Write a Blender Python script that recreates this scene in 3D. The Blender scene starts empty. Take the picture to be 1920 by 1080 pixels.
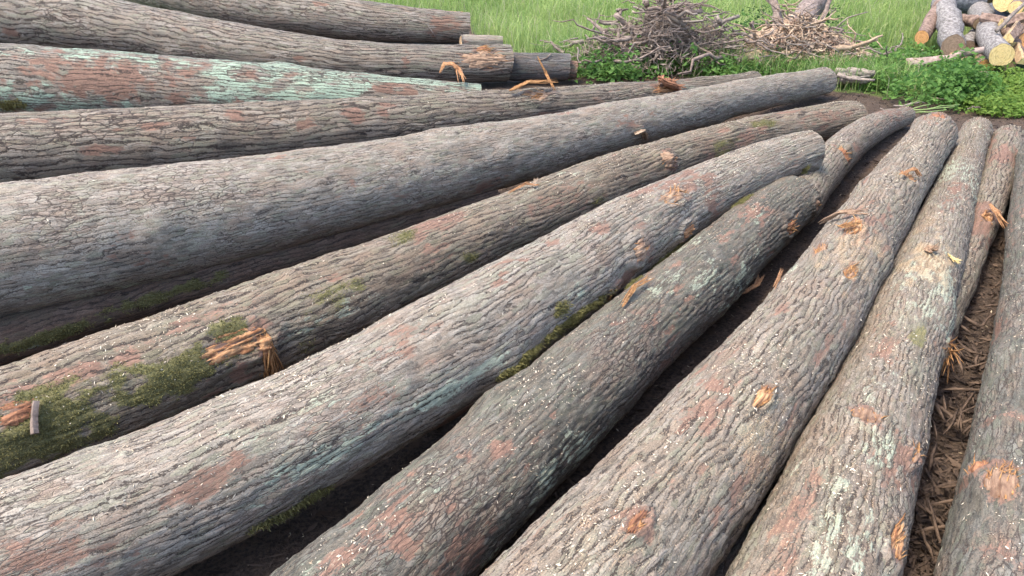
import bpy, math, random
import numpy as np
from mathutils import Vector

random.seed(7)
rng = np.random.default_rng(11)
scene = bpy.context.scene
COL = scene.collection

# ------------------------------------------------------------------ camera
FPX, YH, CZ = 1500.0, -250.0, 1.8          # focal length in photo pixels, horizon row, camera height
PITCH = math.atan((540 - YH) / FPX)
cam_d = bpy.data.cameras.new('camera')
cam = bpy.data.objects.new('camera', cam_d)
COL.objects.link(cam)
cam_d.sensor_width = 36
cam_d.lens = FPX / 1920 * 36
cam_d.clip_start = 0.02
cam_d.clip_end = 1000
cam.location = (0, 0, CZ)
cam.rotation_euler = (math.pi / 2 - PITCH, 0, 0)
scene.camera = cam

# ------------------------------------------------------------------ light
SUN_AZ = math.atan2(-0.9, -0.4)             # sun stands to the left, high, behind thin cloud
SUN_EL = math.radians(66)
world = bpy.data.worlds.new('World')
scene.world = world
world.use_nodes = True
wn = world.node_tree.nodes
wl = world.node_tree.links
wn.clear()
sky = wn.new('ShaderNodeTexSky')
sky.sky_type = 'NISHITA'
sky.sun_disc = False
sky.sun_elevation = SUN_EL
sky.sun_rotation = SUN_AZ
sky.air_density = 0.75
sky.dust_density = 2.0
sky.ozone_density = 0.3
bg = wn.new('ShaderNodeBackground')
bg.inputs[1].default_value = 0.15
wo = wn.new('ShaderNodeOutputWorld')
wl.new(sky.outputs[0], bg.inputs[0])
wl.new(bg.outputs[0], wo.inputs[0])
sun_d = bpy.data.lights.new('sun', 'SUN')
sun_d.energy = 1.2
sun_d.angle = math.radians(18)
sun_d.color = (1.0, 0.91, 0.77)
sun = bpy.data.objects.new('sun', sun_d)
COL.objects.link(sun)
sdir = Vector((math.sin(SUN_AZ) * math.cos(SUN_EL), math.cos(SUN_AZ) * math.cos(SUN_EL), math.sin(SUN_EL)))
sun.rotation_euler = (-sdir).to_track_quat('-Z', 'Y').to_euler()
sun.location = (0, 0, 20)
scene.view_settings.view_transform = 'Standard'
scene.view_settings.look = 'None'
scene.view_settings.exposure = 2.05
scene.view_settings.gamma = 1.0
scene.cycles.max_bounces = 6
scene.cycles.use_denoising = True
scene.cycles.adaptive_threshold = 0.02

# ------------------------------------------------------------------ maths helpers
_fw = np.array([0, math.cos(PITCH), -math.sin(PITCH)])
_up = np.array([0, math.sin(PITCH), math.cos(PITCH)])
_rt = np.array([1.0, 0, 0])
CAM = np.array([0, 0, CZ])


def ray(px, py):
    d = _fw * FPX + _rt * (px - 960) + _up * (540 - py)
    return d / np.linalg.norm(d)


def at(px, py, z=0.0):
    d = ray(px, py)
    return CAM + d * ((z - CZ) / d[2])


def atd(px, py, y):
    d = ray(px, py)
    return CAM + d * (y / d[1])


def in_view(P, pad=60):
    v = P - CAM
    z = v @ _fw
    x = 960 + FPX * (v @ _rt) / np.maximum(z, 1e-3)
    y = 540 - FPX * (v @ _up) / np.maximum(z, 1e-3)
    return (z > 0.1) & (x > -pad) & (x < 1920 + pad) & (y > -pad) & (y < 1080 + pad)


def hsh(ix, iy, seed):
    n = (ix.astype(np.int64) * 374761393 + iy.astype(np.int64) * 668265263 + seed * 974634777) & 0xffffffff
    n = ((n ^ (n >> 13)) * 1274126177) & 0xffffffff
    n = ((n ^ (n >> 15)) * 2246822519) & 0xffffffff
    n ^= n >> 16
    return (n & 0xffffff) / float(0xffffff)


def vnoise(x, y, seed=0):
    ix, iy = np.floor(x), np.floor(y)
    fx, fy = x - ix, y - iy
    fx = fx * fx * (3 - 2 * fx)
    fy = fy * fy * (3 - 2 * fy)
    a = hsh(ix, iy, seed)
    b = hsh(ix + 1, iy, seed)
    c = hsh(ix, iy + 1, seed)
    d = hsh(ix + 1, iy + 1, seed)
    return (a * (1 - fx) + b * fx) * (1 - fy) + (c * (1 - fx) + d * fx) * fy


def fbm(x, y, seed=0, o=4):
    v, a, s = 0.0, 0.5, 0.0
    for k in range(o):
        v = v + a * vnoise(x * 2 ** k + 17.3 * k, y * 2 ** k + 5.1 * k, seed + k)
        s += a
        a *= 0.55
    return v / s


def worley(x, y, seed=0):
    ix, iy = np.floor(x), np.floor(y)
    f1 = np.full(x.shape, 9.0)
    f2 = np.full(x.shape, 9.0)
    cid = np.zeros(x.shape)
    for i in (-1, 0, 1):
        for j in (-1, 0, 1):
            cx, cy = ix + i, iy + j
            px = cx + 0.1 + 0.8 * hsh(cx, cy, seed)
            py = cy + 0.1 + 0.8 * hsh(cx, cy, seed + 31)
            d = np.hypot(x - px, y - py)
            h = hsh(cx, cy, seed + 77)
            m = d < f1
            f2 = np.where(m, f1, np.minimum(f2, d))
            cid = np.where(m, h, cid)
            f1 = np.where(m, d, f1)
    return f1, f2, cid


def sstep(a, b, x):
    t = np.clip((x - a) / (b - a), 0, 1)
    return t * t * (3 - 2 * t)


# ------------------------------------------------------------------ mesh helpers
def mesh_np(name, verts, faces, mat, parent=None, smooth=True, attrs=None, loc=None):
    """verts (n,3), faces (m,3 or 4): one mesh object."""
    me = bpy.data.meshes.new(name)
    verts = np.asarray(verts, float)
    if loc is not None:
        verts = verts - np.asarray(loc)
    k = faces.shape[1]
    me.vertices.add(len(verts))
    me.vertices.foreach_set('co', verts.astype(np.float32).ravel())
    me.loops.add(faces.size)
    me.loops.foreach_set('vertex_index', faces.astype(np.int32).ravel())
    me.polygons.add(len(faces))
    me.polygons.foreach_set('loop_start', np.arange(0, faces.size, k, dtype=np.int32))
    me.polygons.foreach_set('loop_total', np.full(len(faces), k, dtype=np.int32))
    me.polygons.foreach_set('use_smooth', np.full(len(faces), smooth))
    for an, av in (attrs or {}).items():
        av = np.asarray(av, np.float32)
        if av.shape[1] == 4:
            a = me.attributes.new(an, 'FLOAT_COLOR', 'POINT')
            a.data.foreach_set('color', av.ravel())
        else:
            a = me.attributes.new(an, 'FLOAT_VECTOR', 'POINT')
            a.data.foreach_set('vector', av.ravel())
    me.update(calc_edges=True)
    me.validate()
    o = bpy.data.objects.new(name, me)
    me.materials.append(mat)
    COL.objects.link(o)
    if parent is not None:
        o.parent = parent
    elif loc is not None:
        o.location = loc
    return o


def tag(o, label=None, cat=None, group=None, kind=None):
    if label:
        o['label'] = label
    if cat:
        o['category'] = cat
    if group:
        o['group'] = group
    if kind:
        o['kind'] = kind
    return o


def empty(name, loc, label, cat, group=None):
    o = bpy.data.objects.new(name, None)
    o.empty_display_size = 0.1
    COL.objects.link(o)
    o.location = tuple(loc)
    return tag(o, label, cat, group)


def norm(v):
    return v / np.maximum(np.linalg.norm(v, axis=-1, keepdims=True), 1e-9)


def frames(P):
    """tangent, up-normal, side for a polyline"""
    T = norm(np.gradient(P, axis=0))
    z = np.array([0, 0, 1.0])
    ref = np.where(np.abs(T[:, 2:3]) > 0.95, np.array([[1.0, 0, 0]]), z[None])
    N = norm(ref - T * np.sum(ref * T, axis=1, keepdims=True))
    B = np.cross(T, N)
    return T, N, B


def tube(P, R, sides=6, rough=0.0, seed=0):
    """closed tapered tube -> verts, quads (end fans use degenerate-free centre vertices as tris folded to quads)"""
    P = np.asarray(P, float)
    R = np.asarray(R, float)
    T, N, B = frames(P)
    th = np.linspace(0, 2 * np.pi, sides, endpoint=False)
    rr = R[:, None] * (1 + rough * (hsh(np.arange(len(P) * sides), np.full(len(P) * sides, seed), 5).reshape(len(P), sides) - 0.5))
    V = P[:, None, :] + rr[..., None] * (np.cos(th)[None, :, None] * N[:, None, :] + np.sin(th)[None, :, None] * B[:, None, :])
    V = V.reshape(-1, 3)
    n = len(P)
    i = np.arange(n - 1)[:, None] * sides
    j = np.arange(sides)[None]
    j2 = (j + 1) % sides
    F = np.stack([i + j, i + j2, i + sides + j2, i + sides + j], -1).reshape(-1, 4)
    caps = []
    if sides == 4:
        caps = [[3, 2, 1, 0], [(n - 1) * 4 + k for k in range(4)]]
    elif sides == 6:
        o = (n - 1) * 6
        caps = [[3, 2, 1, 0], [5, 4, 3, 0], [o, o + 1, o + 2, o + 3], [o, o + 3, o + 4, o + 5]]
    elif sides == 8:
        o = (n - 1) * 8
        caps = [[3, 2, 1, 0], [5, 4, 3, 0], [7, 6, 5, 0], [o, o + 1, o + 2, o + 3], [o, o + 3, o + 4, o + 5], [o, o + 5, o + 6, o + 7]]
    if caps:
        F = np.concatenate([F, np.array(caps)])
    return V, F


def join(parts):
    vs, fs, n = [], [], 0
    for v, f in parts:
        vs.append(v)
        fs.append(f + n)
        n += len(v)
    return np.concatenate(vs), np.concatenate(fs)


def wiggle(p0, p1, n=7, amp=0.05, seed=0):
    r = np.random.default_rng(seed)
    t = np.linspace(0, 1, n)[:, None]
    p0, p1 = np.asarray(p0, float), np.asarray(p1, float)
    L = np.linalg.norm(p1 - p0)
    off = np.cumsum(r.normal(0, 1, (n, 3)), 0)
    off = off - off[0] - t * (off[-1] - off[0])
    return p0 + (p1 - p0) * t + off * amp * L / math.sqrt(n)


# ------------------------------------------------------------------ materials
def new_mat(name):
    m = bpy.data.materials.new(name)
    m.use_nodes = True
    nt = m.node_tree
    nt.nodes.clear()
    out = nt.nodes.new('ShaderNodeOutputMaterial')
    b = nt.nodes.new('ShaderNodeBsdfPrincipled')
    nt.links.new(b.outputs[0], out.inputs[0])
    b.inputs['Specular IOR Level'].default_value = 0.25
    return m, nt, b


def N(nt, t, **kw):
    n = nt.nodes.new(t)
    for k, v in kw.items():
        setattr(n, k, v)
    return n


def mixc(nt, fac, a, b, mode='MIX'):
    n = nt.nodes.new('ShaderNodeMix')
    n.data_type = 'RGBA'
    n.blend_type = mode
    for sock, v in ((n.inputs[0], fac), (n.inputs[6], a), (n.inputs[7], b)):
        if hasattr(v, 'is_output'):
            nt.links.new(v, sock)
        elif isinstance(v, (int, float)):
            sock.default_value = v
        else:
            sock.default_value = (*v, 1)
    return n.outputs[2]


def math_n(nt, op, a, b=None, clamp=False):
    n = nt.nodes.new('ShaderNodeMath')
    n.operation = op
    n.use_clamp = clamp
    for i, v in enumerate((a, b)):
        if v is None:
            continue
        if hasattr(v, 'is_output'):
            nt.links.new(v, n.inputs[i])
        else:
            n.inputs[i].default_value = v
    return n.outputs[0]


def ramp01(nt, v, lo, hi):
    n = nt.nodes.new('ShaderNodeMapRange')
    n.interpolation_type = 'SMOOTHSTEP'
    nt.links.new(v, n.inputs[0])
    n.inputs[1].default_value = lo
    n.inputs[2].default_value = hi
    return n.outputs[0]


def noise(nt, vec, scale, detail=4, rough=0.6):
    n = nt.nodes.new('ShaderNodeTexNoise')
    n.inputs['Scale'].default_value = scale
    n.inputs['Detail'].default_value = detail
    n.inputs['Roughness'].default_value = rough
    if vec is not None:
        nt.links.new(vec, n.inputs['Vector'])
    return n.outputs[0]


def scaled(nt, vec, s):
    n = nt.nodes.new('ShaderNodeMapping')
    nt.links.new(vec, n.inputs[0])
    n.inputs['Scale'].default_value = s
    return n.outputs[0]


def bump(nt, bsdf, h, strength, dist):
    b = nt.nodes.new('ShaderNodeBump')
    b.inputs['Strength'].default_value = strength
    b.inputs['Distance'].default_value = dist
    nt.links.new(h, b.inputs['Height'])
    nt.links.new(b.outputs[0], bsdf.inputs['Normal'])


RED = (0.205, 0.118, 0.082)
LICH = (0.38, 0.42, 0.30)
MOSS = (0.085, 0.115, 0.022)
TAN = (0.42, 0.29, 0.15)


def bark_mat(name, c1, c2, sc=1.0, furrow=(0.050, 0.038, 0.031), red=RED, lich=LICH, crack=1.0, line=1.0, plate=1.0, rust=0.45):
    """m1 = plate tint, bare red, lichen; m2 = furrow, moss, sawdust (measured on the surface)"""
    m, nt, b = new_mat(name)
    a1 = N(nt, 'ShaderNodeAttribute', attribute_name='m1')
    a2 = N(nt, 'ShaderNodeAttribute', attribute_name='m2')
    st = N(nt, 'ShaderNodeAttribute', attribute_name='st').outputs['Vector']
    s1 = N(nt, 'ShaderNodeSeparateColor')
    s2 = N(nt, 'ShaderNodeSeparateColor')
    nt.links.new(a1.outputs['Color'], s1.inputs[0])
    nt.links.new(a2.outputs['Color'], s2.inputs[0])
    tint, red_m, li_m = s1.outputs[0], s1.outputs[1], s1.outputs[2]
    fur_m, mo_m, du_m = s2.outputs[0], s2.outputs[1], s2.outputs[2]
    flat = scaled(nt, st, (1, 1, 0))
    sx_ = N(nt, 'ShaderNodeSeparateXYZ')
    nt.links.new(st, sx_.inputs[0])
    phi = sx_.outputs[2]
    st = flat
    # wandering grain
    wn_ = nt.nodes.new('ShaderNodeTexNoise')
    wn_.inputs['Scale'].default_value = 1.0
    wn_.inputs['Detail'].default_value = 2
    nt.links.new(scaled(nt, st, (16 * sc, 36 * sc, 1)), wn_.inputs['Vector'])
    vm = N(nt, 'ShaderNodeVectorMath', operation='MULTIPLY_ADD')
    nt.links.new(wn_.outputs['Color'], vm.inputs[0])
    vm.inputs[1].default_value = (0.09 / sc, 0.026 / sc, 0)
    nt.links.new(st, vm.inputs[2])
    w = vm.outputs[0]
    vo = nt.nodes.new('ShaderNodeTexVoronoi')
    vo.feature = 'DISTANCE_TO_EDGE'
    vo.inputs['Scale'].default_value = 1.0
    nt.links.new(scaled(nt, w, (15 * sc, 56 * sc, 1)), vo.inputs['Vector'])
    cv = math_n(nt, 'SUBTRACT', 1.0, ramp01(nt, vo.outputs['Distance'], 0.0, 0.12))
    vc = nt.nodes.new('ShaderNodeTexVoronoi')
    vc.inputs['Scale'].default_value = 1.0
    nt.links.new(scaled(nt, w, (15 * sc, 56 * sc, 1)), vc.inputs['Vector'])
    vs = N(nt, 'ShaderNodeSeparateColor')
    nt.links.new(vc.outputs['Color'], vs.inputs[0])
    cell, cell2 = vs.outputs[0], vs.outputs[1]
    fine = noise(nt, scaled(nt, st, (75, 170, 1)), 1.0, 3, 0.75)
    mid = noise(nt, scaled(nt, st, (12, 34, 1)), 1.0, 3, 0.7)
    big = noise(nt, scaled(nt, st, (2.0, 4.5, 1)), 1.0, 2, 0.6)
    speck = noise(nt, scaled(nt, st, (240, 280, 1)), 1.0, 2, 0.5)
    c0 = lambda v, k: math_n(nt, 'MULTIPLY', math_n(nt, 'SUBTRACT', v, 0.5), k)
    add = lambda *v: v[0] if len(v) == 1 else math_n(nt, 'ADD', v[0], add(*v[1:]))
    pf = add(phi, c0(mid, 0.9), c0(fine, 0.9), c0(cell, 0.32))
    lv = math_n(nt, 'MULTIPLY', math_n(nt, 'ABSOLUTE', math_n(nt, 'SUBTRACT', math_n(nt, 'FRACT', pf), 0.5)), 2.0)
    ca = math_n(nt, 'MULTIPLY', ramp01(nt, lv, 0.71, 0.95), add(math_n(nt, 'MULTIPLY', fur_m, 0.6 * line), 0.6 * line))
    pf2 = add(math_n(nt, 'MULTIPLY', phi, 2.3), c0(mid, 1.6), c0(fine, 0.5))
    lv2 = math_n(nt, 'MULTIPLY', math_n(nt, 'ABSOLUTE', math_n(nt, 'SUBTRACT', math_n(nt, 'FRACT', pf2), 0.5)), 2.0)
    cb = math_n(nt, 'MULTIPLY', ramp01(nt, lv2, 0.75, 0.98), ramp01(nt, mid, 0.35, 0.6))
    gk = math_n(nt, 'MAXIMUM', ca, math_n(nt, 'MAXIMUM', math_n(nt, 'MULTIPLY', cb, 0.55), math_n(nt, 'MULTIPLY', cv, math_n(nt, 'MULTIPLY', ramp01(nt, add(fine, c0(big, 1.2)), 0.35, 0.7), 0.7 * plate))))
    gk = math_n(nt, 'MULTIPLY', gk, crack)
    t = add(math_n(nt, 'MULTIPLY', tint, 0.18), math_n(nt, 'MULTIPLY', cell, 0.30), math_n(nt, 'MULTIPLY', fine, 0.70), c0(big, 0.9), c0(mid, 0.5))
    c = mixc(nt, ramp01(nt, t, 0.15, 0.98), tuple(0.8 * k for k in c1), c2)
    c = mixc(nt, math_n(nt, 'MULTIPLY', ramp01(nt, add(cell2, c0(big, 1.0)), 0.66, 0.86), 0.5), c, tuple(0.5 * (p + q) * k for p, q, k in zip(c1, c2, (0.98, 1.08, 0.92))))
    c = mixc(nt, math_n(nt, 'MULTIPLY', ramp01(nt, add(cell2, c0(big, 1.0)), 0.34, 0.14), 0.5), c, tuple(0.5 * (p + q) * k for p, q, k in zip(c1, c2, (1.12, 1.0, 0.90))))
    hue = noise(nt, scaled(nt, st, (3.4, 9.0, 1)), 1.0, 3, 0.65)
    c = mixc(nt, math_n(nt, 'MULTIPLY', ramp01(nt, add(hue, c0(fine, 0.35)), 0.50, 0.72), rust), c, (0.215, 0.145, 0.098))
    c = mixc(nt, math_n(nt, 'MULTIPLY', ramp01(nt, add(hue, c0(fine, 0.35)), 0.48, 0.28), 0.32), c, (0.185, 0.190, 0.125))
    # brown weathering
    c = mixc(nt, math_n(nt, 'MULTIPLY', ramp01(nt, add(mid, c0(big, 0.6)), 0.48, 0.74), 0.55), c, (0.185, 0.118, 0.085))
    c = mixc(nt, math_n(nt, 'MULTIPLY', ramp01(nt, add(speck, c0(fine, 0.8)), 0.46, 0.30), 0.55), c, tuple(0.45 * k for k in c1))
    c = mixc(nt, math_n(nt, 'MULTIPLY', ramp01(nt, add(speck, c0(fine, 0.6)), 0.60, 0.74), 0.45), c, tuple(min(1, 1.25 * k) for k in c2))
    # bare reddish inner bark, flaked plate by plate
    rd = ramp01(nt, add(red_m, c0(fine, 1.3), c0(cell, 0.35), c0(mid, 1.3)), 0.42, 0.86)
    redc = mixc(nt, ramp01(nt, add(fine, c0(mid, 0.8)), 0.25, 0.75), tuple(0.60 * x for x in red), tuple(min(1, 1.30 * x) for x in red))
    c = mixc(nt, math_n(nt, 'MULTIPLY', rd, 0.9), c, redc)
    # lichen crust on the plate faces
    li = ramp01(nt, add(li_m, c0(fine, 1.5), c0(mid, 1.1), c0(cell, 0.4)), 0.48, 0.80)
    lc = mixc(nt, ramp01(nt, fine, 0.3, 0.75), tuple(0.72 * x for x in lich), lich)
    c = mixc(nt, math_n(nt, 'MULTIPLY', li, 0.78), c, lc)
    # furrows: dark inner bark
    gr = ramp01(nt, add(math_n(nt, 'MULTIPLY', gk, math_n(nt, 'SUBTRACT', 1.0, math_n(nt, 'MULTIPLY', rd, 0.35))), c0(fine, 0.30)), 0.25, 0.80)
    c = mixc(nt, math_n(nt, 'MULTIPLY', gr, 0.92), c, furrow)
    # moss
    mo = ramp01(nt, add(mo_m, c0(fine, 1.2), c0(mid, 0.9)), 0.42, 0.72)
    mc = mixc(nt, fine, (0.080, 0.075, 0.030), (0.20, 0.19, 0.075))
    c = mixc(nt, math_n(nt, 'MULTIPLY', mo, 0.92), c, mc)
    # sawdust
    sd = ramp01(nt, add(du_m, c0(speck, 2.2), c0(fine, 1.2), c0(mid, 0.9)), 0.55, 1.05)
    c = mixc(nt, math_n(nt, 'MULTIPLY', sd, 0.62), c, (0.44, 0.315, 0.18))
    nt.links.new(c, b.inputs['Base Color'])
    b.inputs['Roughness'].default_value = 0.84
    h = add(math_n(nt, 'MULTIPLY', fine, 0.8), math_n(nt, 'MULTIPLY', cell, 0.35), math_n(nt, 'MULTIPLY', gk, -0.7))
    bump(nt, b, h, 0.9, 0.0045 / sc)
    return m


def wood_mat(name, c1, c2, sx=8, sy=90, rough=0.8):
    m, nt, b = new_mat(name)
    st = N(nt, 'ShaderNodeAttribute', attribute_name='st').outputs['Vector']
    n1 = noise(nt, scaled(nt, st, (sx, sy, sy)), 1.0, 5, 0.7)
    n2 = noise(nt, scaled(nt, st, (22, 40, 22)), 1.0, 4, 0.65)
    c = mixc(nt, ramp01(nt, n1, 0.3, 0.7), c1, c2)
    c = mixc(nt, math_n(nt, 'MULTIPLY', ramp01(nt, n2, 0.46, 0.66), 0.7), c, tuple(x * k for x, k in zip(c1, (0.62, 0.58, 0.6))))
    nt.links.new(c, b.inputs['Base Color'])
    b.inputs['Roughness'].default_value = rough
    bump(nt, b, math_n(nt, 'ADD', n1, n2), 0.9, 0.006)
    return m


def obj_mat(name, c1, c2, scale=30, rough=0.85, b_dist=0.004, stretch=(1, 1, 1), attr=False, transl=0.0):
    m, nt, b = new_mat(name)
    tc = N(nt, 'ShaderNodeTexCoord').outputs['Object']
    n1 = noise(nt, scaled(nt, tc, stretch), scale, 5, 0.65)
    c = mixc(nt, ramp01(nt, n1, 0.32, 0.7), c1, c2)
    if attr:
        a = N(nt, 'ShaderNodeAttribute', attribute_name='col')
        c = mixc(nt, 1.0, a.outputs['Color'], mixc(nt, n1, (0.75, 0.75, 0.75), (1.2, 1.2, 1.2)), 'MULTIPLY')
    nt.links.new(c, b.inputs['Base Color'])
    b.inputs['Roughness'].default_value = rough
    if b_dist:
        bump(nt, b, n1, 0.8, b_dist)
    if transl:
        out = [n for n in nt.nodes if n.type == 'OUTPUT_MATERIAL'][0]
        tr = N(nt, 'ShaderNodeBsdfTranslucent')
        nt.links.new(c, tr.inputs[0])
        mx = N(nt, 'ShaderNodeMixShader')
        mx.inputs[0].default_value = transl
        nt.links.new(b.outputs[0], mx.inputs[1])
        nt.links.new(tr.outputs[0], mx.inputs[2])
        nt.links.new(mx.outputs[0], out.inputs[0])
    return m


M_CUT = wood_mat('cut_wood', (0.34, 0.23, 0.13), (0.46, 0.33, 0.19), 30, 30)
M_CUT_DULL = wood_mat('dull_cut_wood', (0.20, 0.14, 0.09), (0.30, 0.21, 0.14), 30, 30)
M_TORN = wood_mat('torn_wood', (0.28, 0.115, 0.048), (0.55, 0.33, 0.165), 10, 130)
M_TORN_PALE = wood_mat('pale_torn_wood', (0.22, 0.13, 0.08), (0.46, 0.32, 0.205), 10, 130)
M_TORN_TAN = wood_mat('tan_torn_wood', (0.15, 0.085, 0.055), (0.34, 0.225, 0.145), 10, 130)
M_TORN_RED = wood_mat('red_torn_wood', (0.20, 0.085, 0.045), (0.36, 0.18, 0.095))
M_FIBRE = wood_mat('wood_fibre', (0.27, 0.125, 0.05), (0.48, 0.27, 0.11), 3, 60)
M_CHIP = obj_mat('wood_chip', (0.5, 0.4, 0.25), (0.7, 0.6, 0.42), 40, attr=True, b_dist=0)
M_MOSS = obj_mat('moss', (0.06, 0.09, 0.02), (0.16, 0.2, 0.05), 60, attr=True, b_dist=0, transl=0.3)
M_GRASS = obj_mat('grass', (0.1, 0.2, 0.04), (0.2, 0.3, 0.08), 3, attr=True, b_dist=0, transl=0.5, rough=0.6)
M_STICK = obj_mat('dead_branch', (0.12, 0.088, 0.07), (0.27, 0.21, 0.17), 25)
M_STICK_GREY = obj_mat('grey_branch', (0.135, 0.108, 0.088), (0.28, 0.232, 0.19), 25)
M_STICK_TAN = obj_mat('tan_branch', (0.25, 0.17, 0.11), (0.42, 0.31, 0.21), 25)
M_SHRED = obj_mat('shredded_bark', (0.05, 0.034, 0.025), (0.155, 0.105, 0.072), 25)
M_DEBRIS = obj_mat('bark_litter', (0.1, 0.07, 0.05), (0.2, 0.14, 0.1), 40, attr=True, b_dist=0.002)

# ------------------------------------------------------------------ ground
def dirt_edge(x, y):
    """positive where grass grows: behind the log yard"""
    lim = 7.9 - 0.42 * np.clip(x - 1.2, 0, 4) + 0.25 * np.clip(x - 5.2, 0, 9)
    lim = np.where(x < 1.2, 7.9 + 2.6 * sstep(0.3, -0.7, x), lim)
    return y - lim + 0.5 * (fbm(x * 1.3, y * 1.3, 5) - 0.5) * 2


def ground_z(x, y):
    near = np.exp(-((x - 1) ** 2 + (y - 4) ** 2) / 160)
    return (fbm(x * 1.1, y * 1.1, 3) - 0.55) * 0.07 * near + (fbm(x * 9, y * 9, 4) - 0.5) * 0.028 * near - 0.02


def make_ground():
    u = np.linspace(-1, 1, 360)
    g = np.sign(u) * (np.abs(u) * 9 + 440 * np.abs(u) ** 9)
    X, Y = np.meshgrid(g + 0.5, g + 5.0, indexing='ij')
    Z = ground_z(X, Y)
    n = len(u)
    i = np.arange(n - 1)[:, None] * n
    j = np.arange(n - 1)[None]
    F = np.stack([i + j, i + n + j, i + n + j + 1, i + j + 1], -1).reshape(-1, 4)
    V = np.stack([X, Y, Z], -1).reshape(-1, 3)
    gr = sstep(-0.25, 0.35, dirt_edge(V[:, 0], V[:, 1]))
    m, nt, b = new_mat('ground')
    a = N(nt, 'ShaderNodeAttribute', attribute_name='m1')
    sp = N(nt, 'ShaderNodeSeparateColor')
    nt.links.new(a.outputs['Color'], sp.inputs[0])
    tc = N(nt, 'ShaderNodeTexCoord').outputs['Object']
    n1 = noise(nt, tc, 9, 6, 0.7)
    n2 = noise(nt, tc, 70, 4, 0.7)
    n3 = noise(nt, tc, 0.6, 3, 0.5)
    c = mixc(nt, ramp01(nt, n2, 0.3, 0.72), (0.038, 0.027, 0.020), (0.13, 0.090, 0.063))
    c = mixc(nt, ramp01(nt, n1, 0.52, 0.75), c, (0.135, 0.082, 0.050))
    g1 = mixc(nt, n3, (0.09, 0.15, 0.03), (0.17, 0.22, 0.06))
    g1 = mixc(nt, ramp01(nt, n1, 0.35, 0.7), tuple((0.05, 0.085, 0.02)), g1)
    k = ramp01(nt, math_n(nt, 'ADD', sp.outputs[0], math_n(nt, 'MULTIPLY', math_n(nt, 'SUBTRACT', n1, 0.5), 0.8)), 0.35, 0.65)
    c = mixc(nt, k, c, g1)
    nt.links.new(c, b.inputs['Base Color'])
    b.inputs['Roughness'].default_value = 0.95
    bump(nt, b, n2, 1.0, 0.02)
    o = mesh_np('ground', V, F, m, attrs={'m1': np.stack([gr, gr, gr, gr], -1)})
    tag(o, kind='structure')
    return o


make_ground()

# ------------------------------------------------------------------ logs
LOGS = {}


class Log:
    def __init__(s, key, stations, ext0, ext1, deg=3):
        P, R = [], []
        for a, b, z0 in stations:
            ra, rb = ray(*a), ray(*b)
            m = norm(ra + rb)
            sn = math.sin(math.acos(np.clip(ra @ rb, -1, 1)) / 2)
            t = (CZ - z0) / (sn - m[2])
            P.append(CAM + m * t)
            R.append(t * sn)
        P, R = np.array(P), np.array(R)
        u = np.concatenate([[0], np.cumsum(np.linalg.norm(np.diff(P, axis=0), axis=1))])
        d = min(deg, len(P) - 1)
        uu = np.linspace(0, u[-1], 200)
        C = np.stack([np.polyval(np.polyfit(u, P[:, k], d), uu) for k in range(3)], -1)
        rr = np.polyval(np.polyfit(u, R, min(2, d)), uu)
        t0 = norm(C[0] - C[4])
        t1 = norm(C[-1] - C[-5])
        t0[2] *= 0.3
        t1[2] *= 0.3
        k0 = np.linspace(ext0, 0, 60, endpoint=False)[:, None]
        k1 = np.linspace(0, ext1, 31)[1:, None] if ext1 > 0 else np.zeros((0, 1))
        sl = max(0.0, (rr[0] - rr[40]) / (uu[40] - uu[0]))
        s.P = np.concatenate([C[0] + t0 * k0, C, C[-1] + t1 * k1])
        s.R = np.concatenate([rr[0] + sl * 0.5 * k0[:, 0], rr, rr[-1] - 0.006 * k1[:, 0]])
        s.S = np.concatenate([[0], np.cumsum(np.linalg.norm(np.diff(s.P, axis=0), axis=1))])
        s.T, s.N, s.B = frames(s.P)
        sd_ = sum(ord(c_) for c_ in key)
        s.P = s.P + s.B * (0.009 * (fbm(s.S * 1.3, s.S * 0 + 3.3, sd_, 3) - 0.5) * 2)[:, None] * s.R[:, None] / 0.2
        s.R = s.R * (1 + 0.05 * (fbm(s.S * 1.5, s.S * 0 + 7.7, sd_ + 5, 3) - 0.5) * 2)
        s.T, s.N, s.B = frames(s.P)
        s.L = s.S[-1]
        s.rm = float(np.mean(s.R))
        s.key = key
        LOGS[key] = s

    def ev(s, S):
        f = lambda A: np.stack([np.interp(S, s.S, A[:, k]) for k in range(3)], -1)
        return f(s.P), np.interp(S, s.S, s.R), norm(f(s.T)), norm(f(s.N)), norm(f(s.B))

    def surf(s, S, TH, off=0.0):
        S, TH = np.asarray(S, float), np.asarray(TH, float)
        p, r, t, n, b = s.ev(S)
        d = np.cos(TH)[:, None] * n + np.sin(TH)[:, None] * b
        return p + (r + off)[:, None] * d if np.ndim(off) else p + (r + off)[:, None] * d, d, t

    def hgt(s, S, TH):
        i = np.clip(np.searchsorted(s.gS, S), 0, len(s.gS) - 1)
        j = np.clip(np.searchsorted(s.gT, TH), 0, len(s.gT) - 1)
        return s.gH[i, j]

    def pick(s, px, py):
        S, TH = np.meshgrid(np.linspace(0, s.L, 500), np.linspace(-2.4, 2.4, 160), indexing='ij')
        S, TH = S.ravel(), TH.ravel()
        p, d, t = s.surf(S, TH)
        v = p - CAM
        r = ray(px, py)
        ok = np.sum(d * v, 1) < 0
        dist = np.linalg.norm(v - (v @ r)[:, None] * r, axis=1) + np.where(ok, 0, 9)
        k = int(np.argmin(dist))
        return S[k], TH[k]


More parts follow.
